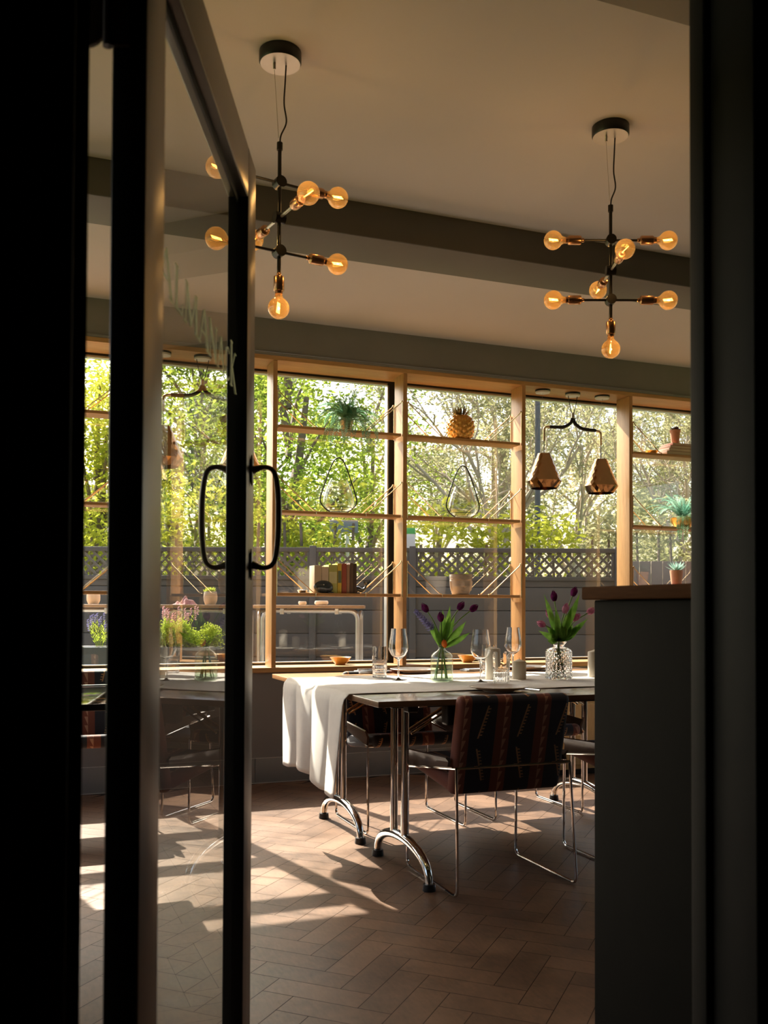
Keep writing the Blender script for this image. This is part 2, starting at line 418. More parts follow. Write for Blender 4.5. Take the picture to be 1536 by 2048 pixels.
for nm, x_, k_ in (('wall_left', XL-.12, 7), ('wall_right', XR, 8)):
    struct(MB().box((x_, -1.5, 0), (x_+.12, 1.7, ZC)).box((x_, 5.6, 0), (x_+.12, YW, ZC)).box((x_, 1.7, 0), (x_+.12, 5.6, .7)).box((x_, 1.7, 2.72), (x_+.12, 5.6, ZC)).obj(nm, M_paint, smooth=False))
    fr_ = MB()
    for y_ in (1.7, 3.0, 4.3, 5.56): fr_.box((x_+.03, y_, .7), (x_+.09, y_+.04, 2.72))
    w_ = struct(fr_.box((x_+.03, 1.7, .7), (x_+.09, 5.6, .74)).box((x_+.03, 1.7, 2.68), (x_+.09, 5.6, 2.72)).obj('window_%d' % k_, M_blk, smooth=False))  # side windows out of view, added to let more daylight in
    MB().add([(x_+.06, 1.72, .72), (x_+.06, 5.58, .72), (x_+.06, 5.58, 2.70), (x_+.06, 1.72, 2.70)], [(0, 1, 2, 3)]).obj('glass_pane', M_window, w_, smooth=False)
mb = MB(); x0 = XL
while x0 < XR:
    mb.rbox((x0+.001, YW-.012, .003), (min(x0+.60, XR)-.001, YW, .155), .002); x0 += .60
bs = struct(mb.obj('baseboard_back', M_base))
g_ = MB().box((XL, YW-.018, .0), (XR, YW, .004)).box((XL, YW-.008, .155), (XR, YW, .1575)).obj('baseboard_grout', M_grout, bs, smooth=False)
# the wall with the doorway, seen from the dark hall
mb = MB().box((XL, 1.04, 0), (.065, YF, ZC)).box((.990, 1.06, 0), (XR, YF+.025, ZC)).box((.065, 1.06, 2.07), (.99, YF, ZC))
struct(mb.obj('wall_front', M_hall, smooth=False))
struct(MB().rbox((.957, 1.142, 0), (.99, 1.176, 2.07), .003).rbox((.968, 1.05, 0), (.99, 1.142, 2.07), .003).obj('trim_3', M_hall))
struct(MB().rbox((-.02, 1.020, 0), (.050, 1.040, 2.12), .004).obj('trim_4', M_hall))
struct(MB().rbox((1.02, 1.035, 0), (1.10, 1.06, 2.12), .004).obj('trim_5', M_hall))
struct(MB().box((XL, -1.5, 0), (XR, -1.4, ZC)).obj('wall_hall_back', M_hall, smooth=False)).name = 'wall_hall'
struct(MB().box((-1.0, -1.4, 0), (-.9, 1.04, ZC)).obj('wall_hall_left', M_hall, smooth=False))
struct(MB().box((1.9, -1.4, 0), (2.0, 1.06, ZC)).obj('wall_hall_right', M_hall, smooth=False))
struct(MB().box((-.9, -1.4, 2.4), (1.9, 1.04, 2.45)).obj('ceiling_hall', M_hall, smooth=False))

# ------------------------------------------------------------------ glazing
GX = [XL, -1.14, .585, 2.43, 5.15, 6.4, XR]
for i in range(6):
    a, b_ = GX[i], GX[i+1]
    fr = MB().box((a, 6.09, .69), (b_, 6.16, .735)).box((a, 6.09, 2.665), (b_, 6.16, 2.72)).box((a, 6.09, .735), (a+.035, 6.16, 2.665)).box((b_-.035, 6.09, .735), (b_, 6.16, 2.665))
    w_ = struct(fr.obj('window_%d' % (i+1), M_blk, smooth=False))
    MB().box((a+.035, 6.10, .735), (a+.045, 6.15, 2.665)).box((b_-.045, 6.10, .735), (b_-.035, 6.15, 2.665)).box((a+.035, 6.10, 2.653), (b_-.035, 6.15, 2.665)).box((a+.035, 6.10, .735), (b_-.035, 6.15, .742)).obj('glazing_bead', M_alu, w_, smooth=False)
    MB().add([(a+.04, 6.12, .738), (b_-.04, 6.12, .738), (b_-.04, 6.12, 2.66), (a+.04, 6.12, 2.66)], [(0, 1, 2, 3)]).obj('glass_pane', M_window, w_, smooth=False)

# ------------------------------------------------------------------ oak display frame along the window
PX = [-2.2, -1.20, -.295, .605, 1.500, 2.394, 3.298, 4.198, 5.10, 6.00, 6.9]
fr = thing('display_frame', 'long oak shelving frame of upright posts, header and sill filling the window', 'shelving frame', (1.5, 5.83, .7))
def sub(o, loc):      # geometry written in world coordinates, shown under a parent placed at loc
    o.data.transform(Matrix.Translation(-Vector(loc))); return o
FL = (1.5, 5.83, .7)
for p in PX: sub(MB().rbox((p, 5.83, .724), (p+.028, 5.99, 2.676), .0015).obj('post', M_oakz, fr), FL)
sub(MB().rbox((XL+.02, 5.826, 2.677), (XR-.02, 6.09, 2.705), .002).obj('header', M_oak, fr), FL)
sub(MB().rbox((XL+.02, 5.824, .692), (XR-.02, 6.09, .723), .003).obj('sill', M_oak, fr), FL)

def bracket(x, s, y, z):
    """bent wire: hook on the post, down the post to the board, slanting brace to the board"""
    mb = MB()
    mb.tube(arc([(x+s*.004, y, z-.020), (x+s*.004, y, z+.215), (x+s*.010, y, z+.222), (x+s*.016, y, z+.205), (x+s*.245, y, z+.004), (x+s*.262, y, z+.004), (x+s*.262, y, z-.02)], .008, 3), .0034, 6)
    return mb
def shelf(x0, x1, z, label):
    t = thing('wall_shelf', label, 'shelf', ((x0+x1)/2, 5.91, z), 0, 'oak shelves on wire brackets')
    L = t.location
    sub(MB().rbox((x0+.012, 5.835, z-.019), (x1-.012, 5.985, z), .002).obj('board', M_oak, t), L)
    for s, xx in ((1, x0), (-1, x1)):
        for y in (5.8325, 5.9875): sub(bracket(xx, s, y, z).obj('bracket', M_brass, t), L)
    return t
Z1, Z2, Z3 = 2.270, 1.725, 1.197
bays = {'far left bay behind the open door': (PX[2]+.028, PX[3]), 'left bay': (PX[4]+.028, PX[5]), 'middle bay': (PX[5]+.028, PX[6]), 'right bay': (PX[7]+.028, PX[8])}
SL = {('far left bay behind the open door', 0): 'empty oak shelf, highest in the narrow gap beside the open door',
 ('far left bay behind the open door', 1): 'empty oak shelf, middle one in the narrow gap beside the open door',
 ('far left bay behind the open door', 2): 'oak shelf in the narrow gap beside the open door, just above the cream pot',
 ('left bay', 0): 'oak shelf on brass wire brackets carrying the hanging fern',
 ('left bay', 1): 'oak shelf under the left teardrop lantern',
 ('left bay', 2): 'oak shelf carrying the upright books and whale bookends',
 ('middle bay', 0): 'oak shelf carrying the golden pineapple',
 ('middle bay', 1): 'oak shelf under the right teardrop lantern',
 ('middle bay', 2): 'oak shelf carrying the stone head planter',
 ('right bay', 0): 'oak shelf at right carrying a stack of books and a clay pot',
 ('right bay', 1): 'oak shelf at right carrying a fern in a gold bowl',
 ('right bay', 2): 'low oak shelf at right carrying the pale succulent, just above the counter'}
for nm, (a, b_) in bays.items():
    for i, z in enumerate((Z1, Z2, Z3)): shelf(a, b_, z, SL[(nm, i)])

# ------------------------------------------------------------------ open glass door
TH = R(90-21.6)
hx, hy = -.288*math.cos(YAW)+1.123*math.sin(YAW), .288*math.sin(YAW)+1.123*math.cos(YAW)
door = bpy.data.objects.new('door_1', None); C.objects.link(door); struct(door)
door.location = (hx, hy, 0); door.rotation_euler = (0, 0, TH)
W, T, HT = .91, .042, 2.05
def dpart(name, a, b_, m):
    o = MB().rbox(a, b_, .0035).obj(name, m, door); return o
# edge faces coloured near-black for their backlit shade, bronze side faces
def frame_part(name, a, b_):
    mb = MB().rbox(a, b_, .003); k = len(mb.f); o = mb.obj(name, [M_bronze, M_dooredge_shade], door)
    for p in o.data.polygons:
        if abs(p.normal.x) > .7: p.material_index = 1
    return o
frame_part('stile', (0, 0, .004), (.096, T, HT)); frame_part('stile', (W-.105, 0, .004), (W, T, HT))
frame_part('rail', (.096, 0, 1.945), (W-.105, T, HT)); frame_part('rail', (.096, 0, .004), (W-.105, T, .16))
MB().box((.096, .0195, 1.930), (W-.105, .0235, 1.9455)).box((.096, .0195, .159), (W-.105, .0235, .172)).obj('glazing_seal', M_plast, door, smooth=False)
MB().add([(.09, T/2, .15), (W-.1, T/2, .15), (W-.1, T/2, 1.95), (.09, T/2, 1.95)], [(0, 1, 2, 3)]).obj('glass', M_doorglass, door, smooth=False)
for s in (-1, 1):
    y0 = 0 if s < 0 else T
    xx = W-.050
    mb = MB()
    pts = [(xx, y0, 1.388), (xx, y0+s*.030, 1.396), (xx, y0+s*.050, 1.385), (xx, y0+s*.058, 1.345), (xx, y0+s*.060, 1.29), (xx, y0+s*.058, 1.235), (xx, y0+s*.050, 1.195), (xx, y0+s*.030, 1.184), (xx, y0, 1.192)]
    sp = smooth_path(pts, 5); rr = [.0052+.004*math.exp(-((abs(i/(len(sp)-1)-.5)-.5)/.07)**2)+.0016*math.exp(-((i/(len(sp)-1)-.5)/.2)**2) for i in range(len(sp))]
    mb.tube(sp, rr, 10)
    h = mb.obj('pull_handle', M_handle, door)
    for zz in (1.389, 1.191):
        MB().ell((xx, y0+s*.003, zz), (.011, .004, .034), 10).obj('handle_plate', M_handle, h)
# lettering on the pane: ALMANACK in thin pale serif strokes
def stroke(mb, x0, z0, x1, z1, w):
    d = Vector((x1-x0, 0, z1-z0)).normalized(); n = Vector((-d.z, 0, d.x))*w/2
    a, b_ = Vector((x0, T/2-.0016, z0)), Vector((x1, T/2-.0016, z1)); e = Vector((0, .0008, 0))
    mb.add([a-n, b_-n, b_+n, a+n, a-n+e, b_-n+e, b_+n+e, a+n+e], [(0,1,2,3),(7,6,5,4),(0,4,5,1),(1,5,6,2),(2,6,7,3),(3,7,4,0)])
mb = MB(); zb, zh = 1.540, 1.602; k = .0095; th = .0035
def serif(x, z, w=.016): stroke(mb, x-w/2, z, x+w/2, z, .0028)
def let_A(x, w): stroke(mb, x, zb, x+w/2, zh, th); stroke(mb, x+w/2, zh, x+w, zb, k); stroke(mb, x+w*.22, zb+.022, x+w*.78, zb+.022, th); serif(x, zb); serif(x+w, zb, .022)
let_A(.155, .068)
stroke(mb, .255, zb, .255, zh, k); stroke(mb, .25, zb+.0015, .295, zb+.0015, th); stroke(mb, .295, zb, .295, zb+.018, th); serif(.255, zh, .02); serif(.252, zb)
stroke(mb, .318, zb, .325, zh, th); stroke(mb, .325, zh, .358, zb+.004, k); stroke(mb, .358, zb+.004, .393, zh, th); stroke(mb, .393, zh, .398, zb, k); serif(.318, zb); serif(.40, zb, .024); serif(.322, zh); serif(.396, zh)
let_A(.425, .070)
stroke(mb, .515, zb, .515, zh, th); stroke(mb, .513, zh, .570, zb, k); stroke(mb, .570, zb, .570, zh, th); serif(.515, zb); serif(.510, zh); serif(.570, zh)
let_A(.592, .055)
for i in range(12):
    a0, a1 = R(50+i*22), R(50+(i+1)*22)
    stroke(mb, .692+.025*math.cos(a0), 1.571+.031*math.sin(a0), .692+.025*math.cos(a1), 1.571+.031*math.sin(a1), .005 if 3 < i < 9 else .0035)
stroke(mb, .735, zb, .735, zh+.024, k*.8); stroke(mb, .735, 1.57, .775, zh+.01, th); stroke(mb, .745, 1.575, .785, zb-.005, k*.8); serif(.735, zb, .02); serif(.735, zh+.024, .02); serif(.78, zh+.01); serif(.787, zb-.005)
mb.obj('window_lettering', leaf_mat('frosted_lettering', (.92, .90, .74), (.96, .94, .80), .6, 5), door, smooth=False)
# hinge at the top of the gap
mb = MB(); prof = [(.0, 0)]
hz0, hz1 = 1.772, 1.90
pts2 = [(.030, hz1), (.030, hz0)]+[(.030-.026*math.sin(R(a)), hz0+.030*(1-math.cos(R(a)))) for a in range(0, 91, 15)]+[(.002, hz1)]
n_ = len(pts2)
hv = [(-.006, .042+p[0], p[1]) for p in pts2]+[(.0, .042+p[0], p[1]) for p in pts2]
hg = MB().add(hv, [tuple(range(n_)), tuple(range(2*n_-1, n_-1, -1))]+[(i, i+n_, (i+1) % n_+n_, (i+1) % n_) for i in range(n_)])
hg.rbox((-.007, .018, hz0), (-.0005, .046, hz1), .001); hg.tube([(-.004, .046, hz0), (-.004, .046, hz1)], .006, 10)
hg.obj('hinge', mat('brown_hinge', (.05, .02, .012), .5), door, smooth=False)

# counter beside the doorway
cn = thing('counter', 'dark painted half-height counter with a brown wooden top beside the doorway', 'counter', (1.25, 1.18, 0))
sub(MB().rbox((1.25, 1.18, 0), (1.52, 1.874, 1.121), .004).obj('body', mat('counter_paint', (.010, .009, .007), .7, bmp=.1, spec=.05), cn), (1.25, 1.18, 0))
sub(MB().rbox((1.236, 1.178, 1.122), (1.54, 1.905, 1.152), .004).obj('countertop', wood('brown_top', (.075, .030, .011), (.12, .052, .021), .8, 1, spec=.05), cn), (1.25, 1.18, 0))

# ------------------------------------------------------------------ ceiling pendants (cross-arm, bare amber bulbs)
def chandelier(label, loc, ang):
    x, y = loc; t = thing('pendant_chandelier', label, 'chandelier', (x, y, ZC), 0, 'three-tier bare-bulb pendants')
    def o_(mb, n, m, p=t): return sub(mb.obj(n, m, p), (x, y, ZC))
    c = MB().lathe([(.068, 0), (.070, -.002), (.070, -.034), (.066, -.040), (.001, -.040)], 32, (x, y, ZC)); c.f = [f[::-1] for f in c.f]
    o_(c, 'ceiling_canopy', M_blk)
    o_(MB().lathe([(.001, -.0408), (.066, -.0408), (.066, -.039), (.001, -.039)], 32, (x, y, ZC)).tube([(x-.02, y, ZC-.04), (x-.02, y, ZC-.062)], .005), 'canopy_plate', M_steel)
    zt = 2.632
    o_(MB().tube([(x-.02, y, ZC-.06), (x-.004, y, zt+.02)], .0009, 5), 'suspension_wire', M_steel)
    o_(MB().tube(smooth_path([(x+.02, y, ZC-.038), (x+.017, y, ZC-.10), (x+.014, y, ZC-.17), (x+.022, y, ZC-.23), (x+.004, y, zt+.03), (x, y, zt-.005)]), .0028, 6), 'power_cord', M_blk)
    o_(MB().tube([(x, y, zt), (x, y, 2.19)], .0065, 10).tube([(x, y, zt+.005), (x, y, zt-.02)], .010, 10), 'stem', M_blk)
    a = Vector((math.cos(ang), math.sin(ang), 0)); pz = Vector((-a.y, a.x, 0))
    for z, d in ((2.503, a), (2.386, pz), (2.274, a)):
        hub = o_(MB().tube([Vector((x, y, z))-d.cross(Vector((0,0,1)))*.018, Vector((x, y, z))+d.cross(Vector((0,0,1)))*.018], .019, 20), 'hub', M_blk)
        for s in (-1, 1):
            c0 = Vector((x, y, z)); dd = d*s
            o_(MB().tube([c0+dd*.012, c0+dd*.108], .0048, 8), 'arm', M_steel if d is pz else M_blk)
            bulb(t, c0+dd*.100, dd, (x, y, ZC))
    bulb(t, Vector((x, y, 2.205)), Vector((0, 0, -1)), (x, y, ZC))
    return t
def bulb(t, p, d, L):
    """lampholder and globe bulb pointing along d from p"""
    q = Vector((0, 0, 1)).rotation_difference(d).to_matrix().to_4x4()
    sk = sub(MB().lathe([(.006, 0), (.008, .004), (.008, .010), (.0165, .014), (.0175, .018), (.0175, .058), (.0155, .062), (.0125, .063), (.0125, .072), (.001, .072)], 20, p, q).obj('lampholder', M_copper, t), L)
    rad = .0355; c = p+d*.118; prof = [(.011, .070), (.0125, .078)]
    for i in range(3, 20):
        a = math.pi*i/19.6; prof.append((rad*math.sin(a), .118-rad*math.cos(a)))
    prof.append((.0003, .118+rad))
    gl = sub(MB().open_lathe(prof, 24, p, M=q).obj('bulb', M_bulbglass, t), L)
    fm = MB()
    u = d.orthogonal().normalized(); w = d.cross(u)
    for s in (-1, -.35, .35, 1): fm.tube([p+d*.100+u*(.007*s), p+d*.134+u*(.009*s)+w*.003], .0010, 5)
    sub(MB().tube([p+d*.070, p+d*.088], .0045, 8).tube([p+d*.086, p+d*.101], .0012, 6).obj('filament_mount', M_copper, gl), L)
    sub(fm.obj('filament', M_fil, gl), L)
    li = bpy.data.lights.new('bulb_glow', 'POINT'); li.energy = BULB_W; li.color = (1, .80, .60); li.shadow_soft_size = .004
    lo = bpy.data.objects.new('bulb_glow', li); C.objects.link(lo); lo.parent = t; lo.location = p+d*.117-Vector(L)
chandelier('black three-tier pendant with amber globe bulbs, half hidden by the door frame', (.791, 3.010), R(9.5))
chandelier('black three-tier pendant with amber globe bulbs hanging at right, fully in view', (2.088, 3.016), R(-21.5))

# ------------------------------------------------------------------ copper twin pendants in the window bays
def twin(label, xc):
    y = 5.91; t = thing('twin_pendant', label, 'pendant lamp', (xc, y, 2.677), 0, 'copper twin pendants in the window'); L = (xc, y, 2.677)
    def o_(mb, n, m, p=t): return sub(mb.obj(n, m, p), L)
    o_(MB().lathe([(.001, -.024), (.052, -.024), (.052, -.012)], 28, L), 'canopy_plate', M_white)
    o_(MB().lathe([(.053, -.014), (.055, -.010), (.055, 0), (.001, 0)], 28, L), 'ceiling_canopy', M_blk)
    for s in (-1, 1): o_(MB().tube(smooth_path([(xc+s*.038, y, 2.654), (xc+s*.026, y, 2.59), (xc+s*.007, y, 2.525)]), .0028, 6), 'power_cord', M_blk)
    o_(MB().tube([(xc, y, 2.53), (xc, y, 2.475)], .011, 12), 'yoke', M_steel)
    for s, zl in ((-1, 2.222), (1, 2.210)):
        o_(MB().tube(smooth_path([(xc+s*.004, y, 2.49), (xc+s*.02, y, 2.455), (xc+s*.07, y, 2.425), (xc+s*.13, y, 2.418), (xc+s*.195, y, 2.416)]), .0125, 12), 'arm_sleeve', M_blk)
        o_(MB().tube(arc([(xc+s*.19, y, 2.416), (xc+s*.24, y, 2.412), (xc+s*.24, y, 2.31)], .04), .0085, 10), 'arm', M_brass)
        o_(MB().tube([(xc+s*.24, y, 2.32), (xc+s*.24, y, zl)], .0032, 6), 'power_cord', M_blk)
        n = 22; prof = [(.030, 0), (.046, -.004)]+[(.046+.081*q_/8, -.004-.201*q_/8) for q_ in range(1, 9)]+[(.112, -.230), (.094, -.255)]
        # faceted shade: diamond facets from rings turned half a step
        vs, fs = [], []
        for i, (r, z) in enumerate(prof):
            for kk in range(n):
                a = 2*math.pi*(kk+(i % 2)*.5)/n; vs.append((xc+s*.24+r*math.cos(a), y+r*math.sin(a), zl+z))
        for i in range(len(prof)-1):
            for kk in range(n):
                l = (kk+1) % n; o1 = i*n; o2 = (i+1)*n
                if i % 2 == 0: fs += [(o1+kk, o1+l, o2+kk), (o1+l, o2+l, o2+kk)]
                else: fs += [(o1+kk, o2+l, o2+kk), (o1+kk, o1+l, o2+l)]
        top = len(vs); vs.append((xc+s*.24, y, zl)); fs += [(top, kk, (kk+1) % n) for kk in range(n)]
        sh = o_(MB().add(vs, fs), 'lamp_shade', M_coppershade)
        for p in sh.data.polygons: p.use_smooth = False
    return t
twin('copper twin pendant with two faceted shades, hanging in the right-hand window bay', 3.763)
twin('copper twin pendant hanging in the bay behind the glass door', 1.066)
for i, xx in enumerate((3.512, 4.016, .817, 1.315)):
    lb = ('small round ceiling rose left of the right-hand copper pendant', 'small round ceiling rose right of the right-hand copper pendant', 'small round ceiling rose seen through the door glass', 'small round ceiling rose hidden mostly by the door stile')[i]
    t = thing('ceiling_rose', lb, 'ceiling rose', (xx, 5.91, 2.677), 0, 'ceiling roses on the oak header')
    MB().lathe([(.054, -.012), (.055, -.010), (.055, 0), (.001, 0)], 28).obj('cap', M_blk, t)
    MB().lathe([(.001, -.022), (.051, -.022), (.053, -.012), (.001, -.012)], 28).tube([(0, 0, -.022), (0, 0, -.034)], .003, 6).obj('cover_plate', M_white, t)
    MB().tube([(0, 0, -.03), (-.05, .12, -.75)], .0007, 4).obj('cord', M_steel, t)

# ------------------------------------------------------------------ dining tables
def foot(t, y0, y1, cy, x, L):
    mb = MB(); n = 18; pts = []
    for i in range(n+1):
        a = math.pi*i/n; pts.append((x, (y0+y1)/2-(y1-y0)/2*math.cos(a), .022+.125*math.sin(a)**.8))
    rr = [.0155+.005*math.sin(math.pi*i/n) for i in range(n+1)]
    sub(mb.tube(pts, rr, 12).obj('arched_foot', M_chrome, t), L)
    for yy in (y0, y1): sub(MB().lathe([(.026, .0), (.0265, .004), (.024, .027), (.001, .027)], 18, (x, yy, 0)).obj('foot_cap', M_plast, t), L)
    for c in (cy-.060, cy+.060): sub(MB().tube([(x, c, .135), (x, c, .716)], .0165, 14).obj('column', M_chrome, t), L)
    sub(MB().rbox((x-.02, y0+.06, .706), (x+.02, y1-.06, .726), .004).obj('top_rail', M_chrome, t), L)
def dining(label, y0, y1, mtop):
    L = (1.265, y0, 0); t = thing('dining_table', label, 'table', L, 0, 'pushed-together dining tables')
    sub(MB().rbox((1.265, y0+.001, .727), (3.14, y1-.001, .75), .002).obj('tabletop', mtop, t), L)
    sub(MB().rbox((1.40, y0+.20, .700), (3.0, y0+.23, .7265), .003).rbox((1.40, y1-.23, .700), (3.0, y1-.20, .7265), .003).obj('underframe', M_plast, t), L)
    for x in (1.51, 2.90): foot(t, y0+.080, y0+.645, (y0+y0+.725)/2+.028, x, L)
    for s, x in ((1, 1.51), (-1, 2.90)):
        sub(MB().tube([(x+s*.02, y0+.37, .58), (x+s*.27, y0+.37, .722)], .008, 8).tube([(x+s*.02, y0+.31, .58), (x+s*.27, y0+.31, .722)], .005, 8).obj('brace', M_brass, t), L)
        sub(MB().rbox((x+s*.13-.032, y0+.13, .63), (x+s*.13+.032, y0+.19, .726), .012).obj('latch', M_plast, t), L)
        sub(MB().rbox((x-.10, y0+.06, .697), (x-.055, y0+.11, .7265), .006).obj('bumper', M_plast, t), L)
    return t
dining('brown laminate dining table nearer the camera with chrome arched feet', 3.315, 4.105, M_table)
dining('brown dining table coloured sunlit orange, pushed against the first one, nearer the window', 4.108, 4.90, M_table_sunlit)

# linen runner
nx, ny = 100, 90; y0, y1 = 3.62, 4.55
vs = []; path = []
X0, X1 = 1.262, 3.18
for i in range(nx+1):
    s = i/nx
    path.append(s)
hang, flat = .42, X1-X0
for i in range(nx+1):
    s = (i/nx)*(hang+flat)
    for j in range(ny+1):
        v_ = j/ny; y = y0+(y1-y0)*v_
        if s < hang:
            d = hang-s; dn = d/hang
            p_ = (v_*3.6+.25) % 1; fold = (abs(math.sin(math.pi*p_))**.55-.5)*1.5+math.sin(v_*31+1.5)*.12
            x = X0-.012-.016*min(1, d/.04)**.5-fold*.022*dn**.6-.012*dn
            yy = y+(.42-v_)*.13*dn**1.2+math.cos(2*math.pi*p_)*.012*dn
            drop = d*(1.0+.035*math.sin(v_*7+.5)*dn-.05*v_*dn)
            z = .753-drop if d > .012 else .753-d*.3
            vs.append((x, yy+.0, z))
        else:
            vs.append((X0-.008+(s-hang)*1.0, y+.004*math.sin(s*9), .7525+.0012*math.sin(s*14+v_*9)+.0008*math.sin(v_*40)))
qs = [(i*(ny+1)+j, (i+1)*(ny+1)+j, (i+1)*(ny+1)+j+1, i*(ny+1)+j+1) for i in range(nx) for j in range(ny)]
mb = MB().add(vs, qs); rn = mb.obj('table_runner', M_linen, angle=80)
so = rn.modifiers.new('thickness', 'SOLIDIFY'); so.thickness = .0016; so.offset = 1
tag(rn, 'pale linen runner laid along the dining tables and hanging over their left end', 'tablecloth')
rn_y = 0

# ------------------------------------------------------------------ chairs
def chair(label, loc, rz):
    t = thing('dining_chair', label, 'chair', loc, rz, 'patterned sled-base chairs')
    fb = MB(); r = .0062
    for s in (-1, 1):
        x = s*.262
        pts = arc([(x*.96, -.215, .487), (x, -.25, .0075), (x, .245, .0075), (x, .238, .432)], .035)
        MB().tube(pts, r, 8).obj('side_frame', M_chrome, t)
        MB().tube([(x, .238, .430), (x*.96, -.215, .487)], r*.9, 8).obj('arm_rail', M_chrome, t)
        # leather side panel above the rail
        vs = []; n = 10
        for i in range(n+1):
            u_ = i/n; yy = .232-.40*u_; zz = .434+.055*u_; hgt = .072-.035*u_
            for a, b_ in ((0, 0), (.006, hgt*.5), (-.012, hgt), (-.018, hgt-.004), (-.006, hgt*.5), (-.010, 0)): vs.append((x+s*(-a if a < 0 else -a)*1.0-s*.004, yy, zz+b_))
        m_ = 6; fs = [(i*m_+j, i*m_+(j+1) % m_, (i+1)*m_+(j+1) % m_, (i+1)*m_+j) for i in range(n) for j in range(m_)]
        fs += [tuple(range(m_)), tuple(range(n*m_+m_-1, n*m_-1, -1))]
        MB().add(vs, fs).obj('leather_side_panel', M_leather, t)
    MB().tube([(-.252, -.215, .487), (.252, -.215, .487)], r, 8).obj('back_rail', M_chrome, t)
    MB().tube([(-.262, .238, .430), (.262, .238, .430)], r, 8).obj('front_rail', M_chrome, t)
    # seat and back cushions: soft rounded slabs
    S = Matrix.Translation((0, .05, .432)) @ Matrix.Rotation(R(7), 4, 'X')
    o = MB().rbox((-.245, -.21, -.034), (.245, .215, .030), .026).obj('seat', M_fab, t); o.data.transform(S)
    Bm = Matrix.Translation((0, -.168, .567)) @ Matrix.Rotation(R(13), 4, 'X')
    o = MB().rbox((-.246, -.028, -.198), (.246, .028, .202), .024).obj('backrest', M_fab, t); o.data.transform(Bm)
    o.data.update()
    return t
ch = chair('patterned chair with its back to the camera, tucked under the near table', (1.826, 3.502, 0), 0)
dup(ch, (2.640, 3.57, 0), 0, 'chair on the near side of the table, cut off by the dark counter')
dup(ch, (1.857, 4.56, 0), math.pi, 'patterned chair facing the camera from the window side, behind the chrome table columns')
dup(ch, (2.585, 4.62, 0), math.pi, 'window-side chair at the right end of the table, mostly behind the near chair')
dup(ch, (.30, 5.00, 0), math.pi, 'chair glimpsed beneath the black table in the gap beside the door')

# table and glass screen glimpsed through the gap at left
L = (-1.4, 3.57, 0); t = thing('side_table', 'glossy black table seen in the narrow gap beside the open door', 'table', L)
sub(MB().rbox((-1.4, 3.57, .725), (.43, 4.40, .75), .003).obj('tabletop', M_darktable, t), L)
for xx in (-1.25, .0):
    sub(MB().tube([(xx-.0, 3.98, .0), (xx, 3.98, .724)], .03, 12).lathe([(.22, 0), (.22, .012), (.03, .03), (.001, .03)], 24, (xx, 3.98, 0)).obj('pedestal', M_blk, t), L)
L = (-1.3, 4.37, .751); t = thing('glass_screen', 'low clear glass screen standing on the black side table', 'screen', L)
sub(MB().add([(-1.3, 4.37, .755), (.42, 4.37, .755), (.42, 4.37, .925), (-1.3, 4.37, .925)], [(0, 1, 2, 3)]).obj('pane', M_screen, t, smooth=False), L)
sub(MB().box((-1.3, 4.367, .924), (.42, 4.373, .927)).box((-1.3, 4.364, .7505), (.42, 4.376, .757)).obj('edge_trim', M_alu, t, smooth=False), L)
# cabinet by the wall
L = (3.44, 5.3, 0); t = thing('low_cabinet', 'pale oak cabinet against the window wall, seen under the table at right', 'cabinet', L)
sub(MB().rbox((3.30, 5.40, .04), (4.5, 5.80, .50), .004).obj('body', M_cabwood, t), L)
sub(MB().rbox((3.34, 5.388, .07), (3.86, 5.40, .47), .003).obj('door', M_cabwood, t), L); sub(MB().rbox((3.90, 5.388, .07), (4.46, 5.40, .47), .003).obj('door', M_cabwood, t), L)
sub(MB().rbox((3.32, 5.43, 0), (4.48, 5.79, .04), .002).obj('plinth', M_plast, t), L)

# ------------------------------------------------------------------ glassware, plates, candles
TZ = .7545
def wineglass(label, loc):
    t = thing('wine_glass', label, 'wine glass', loc, 0, 'empty wine glasses on the table')
    MB().open_lathe([(.0325, .001), (.030, .0025), (.012, .005), (.0042, .012), (.0038, .055), (.0042, .090), (.010, .101)], 28).obj('foot_and_stem', M_clear, t)
    prof = [(.004, .098), (.016, .104), (.034, .120), (.046, .142), (.0485, .158), (.046, .185), (.040, .220), (.0365, .248)]
    MB().open_lathe(prof+[(p-.0014, z_) for p, z_ in prof[::-1][:-1]]+[(.001, .1045)], 36).obj('bowl', M_clear, t, angle=70)
    return t
wg = wineglass('wine glass at the left, beside the cut-glass tumbler nearest the hanging cloth', (1.720, 4.24, TZ))
dup(wg, (2.041, 4.00, TZ), .4, 'wine glass standing between the tulip bottle and the tall candle')
dup(wg, (2.546, 4.60, .7505), .8, 'wine glass farthest back, in front of the oak post')
def tumbler(label, loc):
    t = thing('tumbler', label, 'drinking glass', loc, 0, 'cut-glass tumblers')
    def md(i, k, a, z): return 1+(.035*math.cos(a*14+z*70)*math.cos(a*14-z*70) if z < .085 else .012*abs(math.sin(a*7)))
    pr = [(.001, 0), (.032, 0), (.0345, .003)]+[(.0345+.004*(i/14), .003+.152*i/14) for i in range(1, 15)]
    pin = [(.0352, .155)]+[(.0318+.0034*(i/10), .012+.143*i/10) for i in range(10, -1, -1)]+[(.001, .012)]
    mb = MB().lathe(pr+pin, 56, mod=lambda i, k, a, z: md(i, k, a, z) if 1 < i < len(pr) else 1)
    mb.obj('glass', M_crystal, t, angle=12); return t
tb = tumbler('cut-glass tumbler at the left, nearest the hanging cloth', (1.692, 4.42, TZ))
dup(tb, (2.001, 3.72, TZ), .3, 'cut-glass tumbler in front of the candles')
dup(tb, (2.330, 4.47, TZ), .9, 'cut-glass tumbler partly hidden behind the candles')
